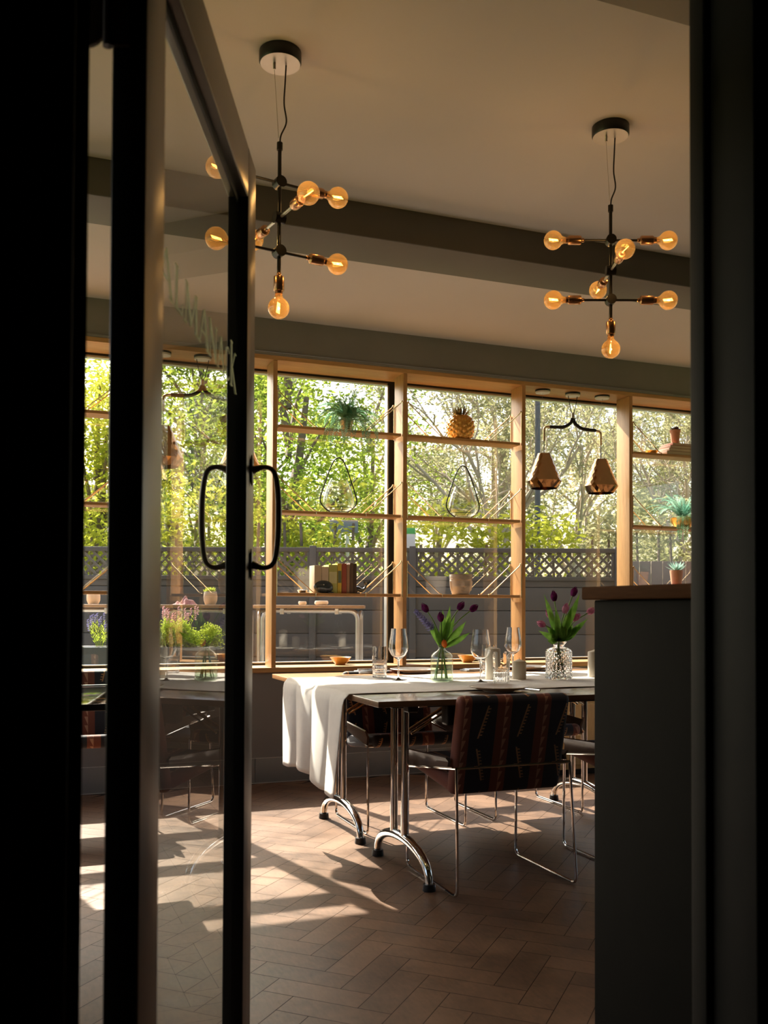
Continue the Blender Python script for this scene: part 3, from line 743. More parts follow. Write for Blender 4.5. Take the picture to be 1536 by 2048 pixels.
def candle(label, loc, r, h):
    t = thing('pillar_candle', label, 'candle', loc)
    MB().lathe([(.001, 0), (r, 0), (r, h-.004), (r*.93, h), (r*.5, h+.004), (.004, h+.010), (.001, h+.010)], 32).obj('wax', M_candle, t)
    MB().tube([(0, 0, h+.006), (.001, .001, h+.018)], .0012, 6).obj('wick', M_blk, t)
candle('tall pale pillar candle behind the cut-glass tumbler', (2.185, 4.15, TZ), .037, .150)
candle('short pale pillar candle right of the tall one', (2.312, 4.115, TZ), .035, .088)
candle('pale pillar candle cut off by the dark counter', (2.748, 4.11, TZ), .036, .130)
def plate(label, loc, r, m=M_plate, grp='stoneware plates'):
    o = MB().lathe([(.001, .003), (r*.45, .001), (r*.5, .001), (r*.52, .004), (r*.72, .010), (r*.98, .020), (r, .022), (r*.985, .0235), (r*.74, .014), (r*.6, .009), (.001, .008)], 48).obj('dinner_plate', m)
    o.location = loc; return tag(o, label, 'plate', grp)
plate('brown stoneware plate in front of the near chair', (1.905, 3.565, .7505), .128)
plate('pale plate at the window side, behind the left tumbler', (2.02, 4.745, .7505), .135, M_cer)
plate('pale plate at the window side, right of the candles', (2.74, 4.755, .7505), .130, M_cer)
def bowl(label, loc):
    o = MB().lathe([(.001, .002), (.030, 0), (.034, .004), (.055, .022), (.070, .046), (.0735, .050), (.068, .047), (.050, .024), (.028, .010), (.001, .008)], 40, mod=lambda i, k, a, z: 1+.02*math.sin(a*2)).obj('snack_bowl', M_mustard)
    o.location = loc; return tag(o, label, 'bowl', 'mustard bowls on the sill')
bowl('mustard bowl on the oak sill above the left end of the table', (2.020, 6.01, .7235))
bowl('mustard bowl on the oak sill behind the tulip bottle', (2.965, 6.01, .7235))
# bread on a folded cloth napkin + cutlery
def fork(label, loc, rz):
    t = thing('fork', label, 'fork', loc, rz)
    mb = MB().tube([(0, -.10, .004), (0, -.03, .004), (0, .02, .003), (0, .05, .004)], [.004, .003, .0022, .003], 8).rbox((-.011, .048, .003), (.011, .066, .005), .001)
    for i in range(4): mb.tube([(-.009+i*.006, .064, .004), (-.009+i*.006, .085, .0015), (-.009+i*.006, .108, .004)], .0013, 5)
    mb.obj('handle_and_tines', M_silver, t)
fork('steel fork lying right of the near plate', (2.055, 3.60, .7515), .12)
def knife(label, loc, rz):
    t = thing('table_knife', label, 'knife', loc, rz)
    MB().rbox((-.007, -.10, .002), (.007, 0, .007), .002).obj('handle', M_silver, t)
    MB().add([(-.006, 0, .003), (.006, 0, .003), (.009, .07, .003), (.002, .12, .003), (-.006, .11, .003), (-.006, 0, .0045), (.006, 0, .0045), (.009, .07, .0035), (.002, .12, .0035), (-.006, .11, .0045)], [(4,3,2,1,0), (5,6,7,8,9), (0,1,6,5), (1,2,7,6), (2,3,8,7), (3,4,9,8), (4,0,5,9)]).obj('blade', M_silver, t)
nk = MB().rbox((-.11, -.05, 0), (.11, .05, .008), .003, Matrix.Rotation(.15, 4, 'Z')).rbox((-.10, -.045, .008), (.10, .035, .014), .003, Matrix.Rotation(.1, 4, 'Z')).obj('napkin', M_napkin)
nk.location = (1.80, 4.80, .7505); tag(nk, 'folded blue-grey napkin left of the pale plate', 'napkin')
fork('steel fork lying on the folded napkin', (1.80, 4.785, .767), -1.35); knife('steel knife lying on the folded napkin', (1.81, 4.815, .766), -1.4)
nk2 = MB().rbox((-.09, -.045, 0), (.09, .045, .008), .003).rbox((-.08, -.04, .008), (.085, .03, .014), .003, Matrix.Rotation(.1, 4, 'Z')).obj('napkin', M_napkin)
nk2.location = (2.42, 4.78, .7505); tag(nk2, 'folded napkin behind the candles', 'napkin')

# ------------------------------------------------------------------ vases and flowers
t = thing('bottle_vase', 'clear round-shouldered bottle vase holding purple and orange tulips', 'vase', (1.886, 4.10, TZ))
MB().open_lathe([(.001, .003), (.046, .001), (.0525, .005), (.0535, .02), (.0535, .112), (.051, .124), (.040, .136), (.022, .146), (.0165, .153), (.0165, .170), (.0195, .176), (.0195, .180)], 36).obj('glass', M_bottle, t)
MB().lathe([(.001, .006), (.050, .006), (.0515, .02), (.0515, .078), (.001, .078)], 36).obj('water', thin_glass('water', (.93, .98, .92), .03), t)
MB().open_lathe([(.0545, .003), (.056, .008), (.0545, .013)], 36).open_lathe([(.054, .016), (.055, .020), (.054, .024)], 36).obj('base_ring', M_bottle, t)
t = thing('crystal_vase', 'square-shouldered diamond-cut crystal vase holding pink and purple tulips', 'vase', (2.498, 4.05, TZ))
def cut(i, k, a, z): return 1+.05*(abs(((a/(2*math.pi)*18+z/.022) % 1)-.5)+abs(((a/(2*math.pi)*18-z/.022) % 1)-.5)-.5)*2 if .008 < z < .135 else 1
pr = [(.001, 0), (.060, 0), (.064, .006)]+[(.064, .010+.128*i/24) for i in range(25)]+[(.060, .146), (.046, .154), (.028, .158), (.026, .168), (.038, .182), (.040, .186), (.037, .186), (.022, .168), (.022, .157)]
pin = [(.052, .142), (.057, .132), (.057, .016), (.001, .014)]
MB().lathe(pr+pin, 108, mod=lambda i, k, a, z: cut(i, k, a, z) if i < 29 else 1).obj('glass', M_crystal, t, angle=8)
def leafblade(mb, base, tip, w, curl=.02, mi=0, side=None):
    base, tip = Vector(base), Vector(tip); d = tip-base; s = side or d.cross(Vector((.3, 1, .1))).normalized(); n = d.cross(s).normalized()
    k = 9; vs = []
    for i in range(k+1):
        t_ = i/k; ww = w*math.sin(math.pi*min(1, t_*.9+.08))**.8*(1-t_**6)
        c = base+d*t_+n*curl*math.sin(math.pi*t_)+n*curl*.6*t_*t_
        vs += [c-s*ww+n*ww*.5, c, c+s*ww+n*ww*.5]
    mb.add(vs, [(i*3+j, i*3+j+1, i*3+j+4, i*3+j+3) for i in range(k) for j in range(2)], mi)
def tulip(label, base, neck, head, col, size=1, leaves=(), grp=None, cat='tulip'):
    """one flower: stem through the neck of the vase, cupped bloom of six petals, broad leaves"""
    base, neck, head = Vector(base), Vector(neck), Vector(head)
    t = thing('tulip', label, cat, base, 0, grp)
    mid = neck+(head-neck)*.5+Vector((0, 0, .02))
    pth = smooth_path([base, neck, mid, head], 6)
    sub(MB().tube(pth, .0032, 7).obj('stem', M_stem, t), base)
    d = (pth[-1]-pth[-3]).normalized(); q = Vector((0, 0, 1)).rotation_difference(d).to_matrix().to_4x4()
    mb = MB(); H_ = .052*size
    for kk in range(6):
        a0 = kk*math.pi/3+.3; rr = .0165*size*(1 if kk % 2 else .9)
        vs = []; n1, n2 = 8, 4
        for i in range(n1+1):
            u_ = i/n1; r = rr*math.sin(math.pi*(.10+.80*u_))**.65*(1.0 if u_ < .6 else 1-.55*(u_-.6)/.4)
            for j in range(n2+1):
                v_ = j/n2*2-1; a = a0+v_*.62*(1-u_**5)
                vs.append(head+q.to_3x3() @ Vector((r*math.cos(a), r*math.sin(a), H_*u_*(1-.08*abs(v_)))))
        mb.add(vs, [(i*(n2+1)+j, i*(n2+1)+j+1, (i+1)*(n2+1)+j+1, (i+1)*(n2+1)+j) for i in range(n1) for j in range(n2)])
    sub(mb.obj('bloom', col, t, angle=80), base)
    for (b0, t0, w) in leaves:
        m2 = MB(); leafblade(m2, b0, t0, w, .015); sub(m2.obj('leaf', M_green, t, angle=80), base)
bx, by = 1.886, 4.10; V = Vector
def vb(dx, dz, dy=0): return (bx+dx, by+dy, TZ+dz)
G1 = 'purple tulips in the bottle vase'
nk_ = vb(0, .178)
tulip('purple tulip at the left of the bottle-vase bunch', vb(.03, .012, .01), nk_, vb(-.075, .330), M_purple, 1, [(vb(-.005, .16), vb(-.070, .30, .03), .013)])
tulip('short purple tulip low in the middle of the bottle-vase bunch', vb(.02, .012, -.02), nk_, vb(-.014, .285, -.02), M_purple, 1, [(vb(0, .16), vb(.012, .34, .02), .017)])
tulip('tallest purple tulip, right of centre in the bottle-vase bunch', vb(-.03, .012, .02), nk_, vb(.085, .340), M_purple, 1, [(vb(.004, .16), vb(.055, .36, .03), .016)])
tulip('purple tulip leaning farthest right in the bottle vase', vb(-.035, .012, -.01), nk_, vb(.150, .335), M_purple, 1, [(vb(.005, .16), vb(.12, .285, -.01), .018), (vb(.008, .16), vb(.13, .235, -.04), .014)])
tulip('orange-red tulip low at the neck of the bottle vase', vb(-.01, .012, -.02), vb(0, .17, -.008), vb(-.002, .195, -.025), M_orange, .85, [(vb(.0, .16), vb(-.03, .26, .02), .014), (vb(-.004, .16), vb(-.055, .275, -.02), .011), (vb(.004, .16), vb(.075, .31, .02), .013), (vb(.0, .16), vb(.03, .32, -.02), .014)])
t = thing('grape_hyacinth', 'blue-violet flower spike leaning left out of the bottle vase', 'flower', vb(.02, .012))
sub(MB().tube(smooth_path([vb(.02, .012), nk_, vb(-.04, .24), vb(-.125, .325)]), .0025, 6).obj('stem', M_stem, t), vb(.02, .012))
mb = MB()
for i in range(60):
    u_ = i/59; c = Vector(vb(-.050, .245)).lerp(Vector(vb(-.135, .330)), u_); a = i*2.4
    o_ = Vector((math.cos(a)*.7, math.sin(a), .7*math.cos(a)))*(.016*(1-u_*.5)); leafblade(mb, c, c+o_*1.6+Vector((-.007, 0, .009)), .0045, .004)
sub(mb.obj('flower_spike', M_lav, t), vb(.02, .012))
bx, by = 2.498, 4.05
nk_ = vb(0, .186)
data = [('purple tulip standing tallest in the crystal vase', .078, .410, 0, M_purple, [(.005, .10, .43, .017)]),
 ('purple tulip at upper left of the crystal vase', -.024, .385, 0, M_purple, [(-.01, -.075, .42, .015)]),
 ('pink tulip upper middle in the crystal vase', .018, .325, -.02, M_pinkpet, [(0, .052, .36, .020)]),
 ('pink tulip low at left edge of the crystal-vase bunch', -.085, .265, -.01, M_pinkpet, [(-.01, -.055, .19, .016)]),
 ('pink tulip left of the middle in the crystal vase', -.035, .300, .01, M_pinkpet, [(-.005, -.04, .36, .016)]),
 ('open pink tulip right of the middle in the crystal vase', .065, .290, -.02, M_pinkpet, [(.004, .09, .245, .026)]),
 ('pink tulip leaning right beside the counter edge', .165, .325, 0, M_pinkpet, [(.008, .145, .30, .015)])]
for i, (lb, dx, dz, dy, c_, lv) in enumerate(data):
    tulip(lb, vb(.03*math.cos(i), .022, .03*math.sin(i)), nk_, vb(dx, dz, dy), c_, 1.05, [(vb(a, .19), vb(b_, h_, .02 if i % 2 else -.03), w) for a, b_, h_, w in lv]+[(vb(0, .19), vb(dx*.6+.02, .27, -.02), .018), (vb(0, .185), vb(dx*.9-.03, .24+.02*(i % 3), .02), .016)])

# ------------------------------------------------------------------ shelf objects
SY = 5.91
def fronds(mb, c, n, length, e0, e1, w=.020, seed=1, amin=0, amax=2*math.pi, flat=.7):
    """arching fronds: the rachis starts e0 degrees above level and bends to e1, paired leaflets shorten to the tip"""
    rnd = random.Random(seed)
    for i in range(n):
        a = amin+(amax-amin)*(i+rnd.random()*.8)/n; L_ = length*rnd.uniform(.7, 1.12); k = 26
        ea, eb = R(e0+rnd.uniform(-14, 10)), R(e1+rnd.uniform(-22, 22)); tw = rnd.uniform(-.35, .35)
        p = Vector(c)+Vector((math.cos(a)*.012, math.sin(a)*.012, 0)); pts = [p.copy()]; ds = []
        for j in range(k):
            s_ = j/k; e = ea+(eb-ea)*s_**1.15; aa = a+tw*s_
            d = Vector((math.cos(aa)*math.cos(e), math.sin(aa)*math.cos(e)*flat, math.sin(e))); p = p+d*(L_/k); pts.append(p.copy()); ds.append(d.normalized())
        ds.append(ds[-1]); mb.tube(pts, [.0015*(1-.6*j/k) for j in range(k+1)], 4, cap=False)
        for j in range(3, k+1):
            d = ds[j]; sd = d.cross(Vector((-math.sin(a)*.05, math.cos(a)*.05, 1))).normalized(); ww = w*math.sin(math.pi*min(1, .10+.90*j/k))**.65+.002
            for sg in (-1, 1):
                b0 = pts[j]; ax = (sd*sg+d*.38-Vector((0, 0, .22))).normalized(); tip = b0+ax*ww; q = d*min(.0042, L_/k*.42)
                mb.add([b0-q*.8, b0+ax*ww*.55-q, tip, b0+ax*ww*.55+q], [(0, 1, 2, 3)])
t = thing('potted_fern', 'bushy green fern in a small copper pot on the top left shelf', 'fern', (2.02, SY, Z1))
MB().lathe([(.001, .001), (.034, .001), (.045, .075), (.047, .078), (.040, .074), (.001, .070)], 28).obj('pot', M_copper, t)
mb = MB(); fronds(mb, (0, 0, .075), 30, .30, 66, -72, .030, 3); fronds(mb, (0, 0, .08), 14, .24, 84, 10, .026, 5); fronds(mb, (0, 0, .078), 18, .27, 45, -85, .028, 8); mb.obj('fronds', M_fern, t, smooth=False)
mb = MB(); fronds(mb, (0, -.02, .07), 14, .36, 12, -112, .030, 9, math.pi*1.15, 1.85*math.pi, 1.25); mb.obj('hanging_fronds', M_fern2, t, smooth=False)
t = thing('potted_fern', 'teal-green fern in a gold bowl on the right-hand shelf', 'fern', (4.735, SY, Z2))
MB().lathe([(.001, .001), (.05, .001), (.085, .045), (.088, .075), (.080, .072), (.001, .06)], 10, mod=lambda i, k, a, z: 1+.08*(k % 2)).obj('pot', M_goldm, t)
mb = MB(); fronds(mb, (0, 0, .07), 22, .36, 66, -50, .034, 13); fronds(mb, (0, 0, .07), 8, .26, 82, 10, .03, 14); mb.obj('fronds', M_fern2, t, smooth=False)
mb = MB(); fronds(mb, (0, -.03, .07), 10, .40, 12, -112, .034, 15, math.pi*1.1, 1.9*math.pi, 1.25); mb.obj('hanging_fronds', M_fern, t, smooth=False)
def lantern(label, x, z):
    t = thing('glass_lantern', label, 'lantern', (x, SY, z), 0, 'teardrop glass lanterns')
    prof = [(.001, .012), (.055, .010), (.082, .022), (.100, .045), (.106, .070), (.102, .105), (.090, .145), (.074, .185), (.062, .212), (.060, .218)]
    MB().open_lathe(prof, 40).obj('glass', M_lantern, t)
    # wire loop outline and two rings
    half = [(.060, .008), (.095, .030), (.122, .065), (.126, .095), (.112, .145), (.086, .22), (.055, .30), (.028, .352), (.0, .368)]
    L_ = smooth_path([(x_, 0, z_) for x_, z_ in half], 5); R_ = [Vector((-p.x, 0, p.z)) for p in L_[::-1]]
    MB().tube(L_+R_[1:], .0044, 8).tube([(.066*math.cos(a*math.pi/16), .066*math.sin(a*math.pi/16), .006) for a in range(32)], .0022, 6, closed=True).tube([(.092*math.cos(a*math.pi/16), .092*math.sin(a*math.pi/16), .032) for a in range(32)], .002, 6, closed=True).tube([(0, -.09, .032), (0, -.066, .006)], .002, 6).tube([(0, .09, .032), (0, .066, .006)], .002, 6).obj('wire_frame', M_blk, t)
lantern('teardrop glass lantern with a black wire loop, left bay', 1.967, Z2+.001)
lantern('teardrop glass lantern with a black wire loop, middle bay', 2.876, Z2+.001)
# golden pineapple
t = thing('pineapple_ornament', 'shiny golden pineapple ornament on the top shelf', 'ornament', (2.856, SY, Z1))
body = [(.001, 0), (.060, .001), (.082, .025), (.094, .060), (.096, .095), (.088, .130), (.070, .158), (.045, .172), (.001, .176)]
prof = [(p.x, p.z) for p in smooth_path([(a, 0, b_) for a, b_ in body], 5)]
def pine(i, k, a, z):
    s1 = ((a/(2*math.pi)*11+z/.036) % 1); s2 = ((a/(2*math.pi)*11-z/.036) % 1)
    d = min(abs(s1-.5), abs(s2-.5)); return .93+.13*min(1, (.5-max(abs(s1-.5), abs(s2-.5)))*2.6)
MB().lathe(prof, 132, mod=pine).obj('body', M_gold, t, angle=60)
mb = MB(); rnd = random.Random(4)
for ring, (n, l, out_) in enumerate(((9, .055, .8), (8, .065, .5), (5, .075, .2))):
    for i in range(n):
        a = 2*math.pi*(i+ring*.5)/n; b0 = Vector((math.cos(a)*.022, math.sin(a)*.022, .168)); leafblade(mb, b0, b0+Vector((math.cos(a)*l*out_, math.sin(a)*l*out_, l*(1.0-.25*out_))), .010, -.008, side=Vector((-math.sin(a), math.cos(a), 0)))
mb.obj('leaf_crown', M_goldleaf, t)
# stone head planter, turned to the right, eyes closed
t = thing('head_planter', 'grey stone planter shaped as a serene head with curled hair', 'planter', (2.862, SY, Z3), R(42))
hp = MB(); n1, n2 = 44, 72; vs = []
def g_(x, s): return math.exp(-(x/s)**2)
for i in range(n1+1):
    z = .002+.138*i/n1; zz = z/.14
    r0 = .056+.018*min(1, zz/.42)**.6 if zz < .42 else .074+.004*math.sin((zz-.42)*3)
    for j in range(n2):
        a = 2*math.pi*j/n2; f = (a+math.pi) % (2*math.pi)-math.pi      # 0 = face direction
        r = r0*(1+.04*math.cos(f)); y_, x_ = f, z
        face = g_(f, 1.0)
        r += .019*g_(f, .17)*g_(z-.060, .011)+.013*g_(f, .11)*g_(z-.078, .018)         # nose
        r += .0085*g_(f, .28)*(g_(z-.042, .0045)+g_(z-.034, .0045))                    # lips
        r += .008*g_(f, .40)*g_(z-.014, .012)                                           # chin
        r -= .004*g_(z-.0385, .0018)*g_(f, .3)
        for s in (-1, 1):
            r -= .011*g_(f-s*.42, .20)*g_(z-.084, .014); r += .0075*g_(f-s*.45, .20)*g_(z-.083, .007); r += .005*g_(f-s*.45, .32)*g_(z-.100-.004*math.cos((f-s*.45)*3), .0035)
            r += .005*g_(f-s*.62, .3)*g_(z-.055, .015)
            r += .011*g_(f-s*1.52, .12)*(1 if .03 < z < .095 else g_(z-.0625, .036))      # ears
        hair = 1 if (z > .112-.010*math.cos(f*1.0) or abs(f) > 1.72) else 0
        if hair: r += .0060*abs(math.sin(f*13+(int(z/.0105) % 2)*1.57))*abs(math.sin(z/.0105*math.pi))+.002
        vs.append((r*math.cos(a), r*math.sin(a)*.94, z))
qs = [(i*n2+j, i*n2+(j+1) % n2, (i+1)*n2+(j+1) % n2, (i+1)*n2+j) for i in range(n1) for j in range(n2)]
hp.add(vs, qs+[tuple(range(n2-1, -1, -1))]); top = [vs[n1*n2+j] for j in range(n2)]
inner = [(p[0]*.86, p[1]*.86, .140) for p in top]+[(p[0]*.84, p[1]*.84, .10) for p in top]
hp.add(top+inner, [(j, (j+1) % n2, n2+(j+1) % n2, n2+j) for j in range(n2)]+[(n2+j, n2+(j+1) % n2, 2*n2+(j+1) % n2, 2*n2+j) for j in range(n2)]+[tuple(range(2*n2, 3*n2))])
hp.obj('head', M_buddha, t, angle=60); t.rotation_euler = (0, 0, R(-100))
# books standing between whale bookends
def book(label, x, w, h, d, col, grp, y=SY, z=Z3, lean=0, stripe=None):
    t = thing('book', label, 'book', (x, y, z+.0003), 0, grp)
    mc = mat('book_cover', col, .6, var=.1); 
    Mx = Matrix.Rotation(lean, 4, 'Y')
    MB().rbox((-w/2, -d/2, 0), (w/2, -d/2+.003, h), .001, Mx).rbox((-w/2, -d/2, 0), (-w/2+.002, d/2, h), .0008, Mx).rbox((w/2-.002, -d/2, 0), (w/2, d/2, h), .0008, Mx).obj('cover', mc, t)
    MB().box((-w/2+.002, -d/2+.003, .003), (w/2-.002, d/2-.003, h-.003), Mx).obj('pages', M_page, t, smooth=False)
    if stripe: MB().box((-w/2+.003, -d/2-.0006, h*.35), (w/2-.003, -d/2+.001, h*.75), Mx).obj('spine_label', mat('label', stripe, .6), t, smooth=False)
    return t
M_page = mat('book_pages', (.62, .52, .38), .9, var=.06)
bk = [(.050, .180, (.55, .44, .30), 'thick cream book, first of the upright row', None), (.047, .172, (.62, .50, .36), 'pale tan book, second of the upright row', None),
      (.060, .186, (.45, .46, .13), 'thick yellow-green book in the upright row', (.60, .58, .30)), (.030, .196, (.66, .48, .06), 'bright yellow book with dark marks in the upright row', (.12, .16, .10)),
      (.034, .196, (.36, .08, .045), 'brick-red book in the upright row', None), (.022, .190, (.38, .22, .13), 'narrow tan-brown book beside the red one', None),
      (.026, .200, (.12, .075, .045), 'dark brown book near the whale tail', None), (.022, .198, (.07, .04, .025), 'nearly black book, last of the upright row', None)]
xx = 1.792
for w, h, col, lb, st in bk:
    book(lb, xx+w/2, w-.002, h, .115, col, 'upright books on the left shelf', SY+.018, stripe=st); xx += w
t = thing('whale_bookend', 'rounded blue-black whale head bookend in front of the books', 'bookend', (1.855, 5.845+.03, Z3))
MB().ell((0, 0, .042), (.066, .026, .042), 14).ell((.02, 0, .036), (.046, .027, .036), 12).tube([(.045, -.02, .01), (.055, -.035, .003), (.02, -.04, .003)], .005, 6).obj('body', M_whale, t)
MB().ell((-.005, -.024, .055), .0035, 6).obj('eye', M_white, t)
t = thing('whale_bookend', 'blue-black whale tail bookend at the right end of the books', 'bookend', (2.115, 5.91, Z3))
mb = MB().tube(smooth_path([(-.03, 0, .025), (-.01, 0, .03), (.018, 0, .022), (.040, 0, .035), (.050, 0, .062)]), [.024-.0008*i for i in range(25)], 14)
leafblade(mb, (.050, 0, .058), (.020, -.02, .085), .010, .004); leafblade(mb, (.050, 0, .058), (.078, .01, .090), .010, .004); mb.tube([(-.03, -.01, .02), (-.03, -.03, .004), (-.01, -.04, .002)], .005, 6)
mb.obj('tail', M_whale, t)
t = thing('trinket_dish', 'small silver trinket dish at the left end of the book shelf', 'dish', (1.72, 5.90, Z3+.0003))
MB().lathe([(.001, .001), (.022, .001), (.026, .006), (.034, .018), (.031, .019), (.020, .008), (.001, .006)], 28).obj('dish', M_steel, t)
MB().tube([(.0+.014*math.cos(a), .014*math.sin(a), .022+.004*math.sin(2*a)) for a in [i*math.pi/8 for i in range(16)]], .002, 6, closed=True).tube([(-.03, 0, .021), (.03, .004, .026)], .002, 6).obj('ring', M_silver, t)

# right-hand bay: stacked books, pots
def lying(label, x, y, z, l, d, h, col, rz, grp):
    t = thing('book', label, 'book', (x, y, z), rz, grp)
    MB().rbox((-l/2, -d/2, 0), (l/2, d/2, .002), .0008).rbox((-l/2, -d/2, h-.002), (l/2, d/2, h), .0008).rbox((-l/2, -d/2, 0), (-l/2+.003, d/2, h), .001).obj('cover', mat('cover', col, .6), t)
    MB().box((-l/2+.003, -d/2+.003, .002), (l/2-.004, d/2-.003, h-.002)).obj('pages', M_page, t, smooth=False)
z = Z1+.0003
for i, (h, col, lb) in enumerate(((.026, (.38, .23, .15), 'tan book at the bottom of the top-shelf stack'), (.022, (.50, .36, .26), 'buff book second from the bottom of the top-shelf stack'), (.022, (.34, .16, .10), 'brown book below the topmost of the top-shelf stack'), (.018, (.50, .20, .13), 'reddish book on top of the top-shelf stack, under the clay pot'))):
    lying(lb, 4.68+.01*i, SY, z, .27-.012*i, .135, h, col, .03*(i % 2), 'book stack on the top right shelf'); z += h+.0004
t = thing('succulent_pot', 'dark-leaved succulent in a tall clay pot on the stack of books', 'potted plant', (4.672, SY, z))
MB().lathe([(.001, 0), (.028, 0), (.038, .098), (.041, .100), (.041, .112), (.036, .112), (.034, .100), (.001, .098)], 28).obj('pot', M_terra, t)
def rosette(mb, c, n, l, w, up_=.5, seed=1):
    rnd = random.Random(seed)
    for i in range(n):
        a = i*2.4; u_ = i/n; b0 = Vector(c); r = l*(1-.5*u_); leafblade(mb, b0, b0+Vector((math.cos(a)*r, math.sin(a)*r, r*(up_+u_*1.4))), w*(1-.3*u_), -.006, side=Vector((-math.sin(a), math.cos(a), 0)))
mb = MB()
for c in ((-.018, 0, .112), (.016, .005, .115), (.0, -.015, .120), (.03, 0, .110)): rosette(mb, c, 12, .022, .006)
mb.obj('leaves', M_succd, t)
t = thing('brass_bowl', 'small brass dish beside the stacked books on the right-hand shelf', 'dish', (4.455, SY, Z1+.0003))
MB().lathe([(.001, 0), (.030, 0), (.048, .022), (.050, .026), (.045, .024), (.001, .008)], 28).obj('dish', M_goldm, t)
z = Z3+.0003
for i, (h, col, lb) in enumerate(((.022, (.55, .48, .38), 'cream book at the bottom of the low right stack'), (.020, (.60, .52, .42), 'pale book in the middle of the low right stack'), (.018, (.42, .07, .09), 'red book on top of the low right stack, under the pale succulent'))):
    lying(lb, 4.70+.012*i, SY, z, .30-.02*i, .135, h, col, 0, 'book stack on the low right shelf'); z += h+.0004
t = thing('succulent_pot', 'pale teal succulent in a brown pot above the counter', 'potted plant', (4.680, SY, z+.001))
MB().lathe([(.001, 0), (.034, 0), (.048, .125), (.048, .14), (.043, .14), (.001, .125)], 28).obj('pot', M_terra, t)
mb = MB(); rosette(mb, (0, 0, .13), 26, .085, .009, .5); mb.obj('leaves', M_succ, t)

# ================================================================== outdoors
cr = Vector((math.cos(YAW), -math.sin(YAW), 0)); cf = Vector((math.sin(YAW), math.cos(YAW), 0))
def at(px, d, z=0):
    """ground position seen at picture column px, d metres in front of the doorway"""
    return cr*((px-768)/1891*d)+cf*d+Vector((0, 0, z))
def Z(py, d): return 1.10+(1217-py)/1891*d
gnd = struct(MB().box((-40, -30, -.16), (50, 60, -.07)).obj('ground', mat('lawn', (.10, .14, .04), .95, var=.3, scale=2), smooth=False))
gnd.name = 'floor_garden'
ter = MB(); 
for i in range(-8, 22):
    for j in range(7): ter.box((i*.6, 6.2+j*.6, -.02), (i*.6+.592, 6.2+j*.6+.592, 0))
struct(ter.obj('floor_terrace', M_pave, smooth=False))

# lattice-topped fence
fd = 8.5; org = at(768, fd)
fence = thing('lattice_fence', 'grey plank fence with a diamond lattice along its top, across the terrace', 'fence', org, -YAW)
fx = [(-3.9, -2.30), (-2.26, -.66), (-.62, .235), (.275, 2.075)]
for a, b_ in fx:
    mb = MB(); z = .03
    while z < 1.33: mb.rbox((a, -.012, z), (b_, .012, min(z+.206, 1.352)), .003); z += .211
    mb.box((a+.002, .0125, .03), (b_-.002, .02, 1.35)); mb.obj('plank_panel', M_fence, fence)
    MB().rbox((a, -.025, 1.352), (b_, .025, 1.39), .003).rbox((a, -.025, 1.605), (b_, .025, 1.645), .003).rbox((a, -.02, 1.39), (a+.03, .02, 1.605), .002).rbox((b_-.03, -.02, 1.39), (b_, .02, 1.605), .002).obj('lattice_frame', M_fence, fence)
    mb = MB(); h = .215; z0 = 1.39
    for s in (-1, 1):
        x = a-h
        while x < b_+h:
            # clip the slat to the frame
            p0, p1 = (x, z0), (x+h, z0+h)
            if s < 0: p0, p1 = (x+h, z0), (x, z0+h)
            def clip(p, q):
                (x0_, z0_), (x1_, z1_) = p, q; t0, t1 = 0, 1
                for lo, sign in ((a, 1), (b_, -1)):
                    f0, f1 = sign*(x0_-lo), sign*(x1_-lo)
                    if f0 < 0 and f1 < 0: return None
                    if f0 < 0: t0 = max(t0, -f0/(f1-f0))
                    elif f1 < 0: t1 = min(t1, f0/(f0-f1))
                return (x0_+(x1_-x0_)*t0, z0_+(z1_-z0_)*t0), (x0_+(x1_-x0_)*t1, z0_+(z1_-z0_)*t1)
            c = clip(p0, p1)
            if c and abs(c[0][0]-c[1][0]) > .01:
                (xa, za), (xb, zb_) = c; d = Vector((xb-xa, 0, zb_-za)).normalized(); n = Vector((-d.z, 0, d.x))*.011; yy = s*.006
                A_, B_ = Vector((xa, yy, za)), Vector((xb, yy, zb_)); e = Vector((0, .008, 0))
                mb.add([A_-n, B_-n, B_+n, A_+n, A_-n+e, B_-n+e, B_+n+e, A_+n+e], [(0,1,2,3),(7,6,5,4),(0,4,5,1),(1,5,6,2),(2,6,7,3),(3,7,4,0)])
            x += .088
    mb.obj('lattice', M_lattice, fence, smooth=False)
for x in (-3.94, -2.28, -.64, .255, 2.10): MB().rbox((x-.03, -.035, 0), (x+.03, .035, 1.66), .004).obj('post', M_fence, fence)
bf = thing('board_fence', 'weathered brown board fence beyond the right-hand bay', 'fence', at(1400, 10.2), -YAW)
mb = MB()
for i in range(19): mb.rbox((-.9+i*.125, -.012, .02), (-.9+i*.125+.118, .012, 1.62), .003)
mb.obj('boards', M_brick, bf); MB().box((-.9, .012, .4), (1.45, .05, .5)).box((-.9, .012, 1.2), (1.45, .05, 1.3)).obj('rail', M_brick, bf, smooth=False)

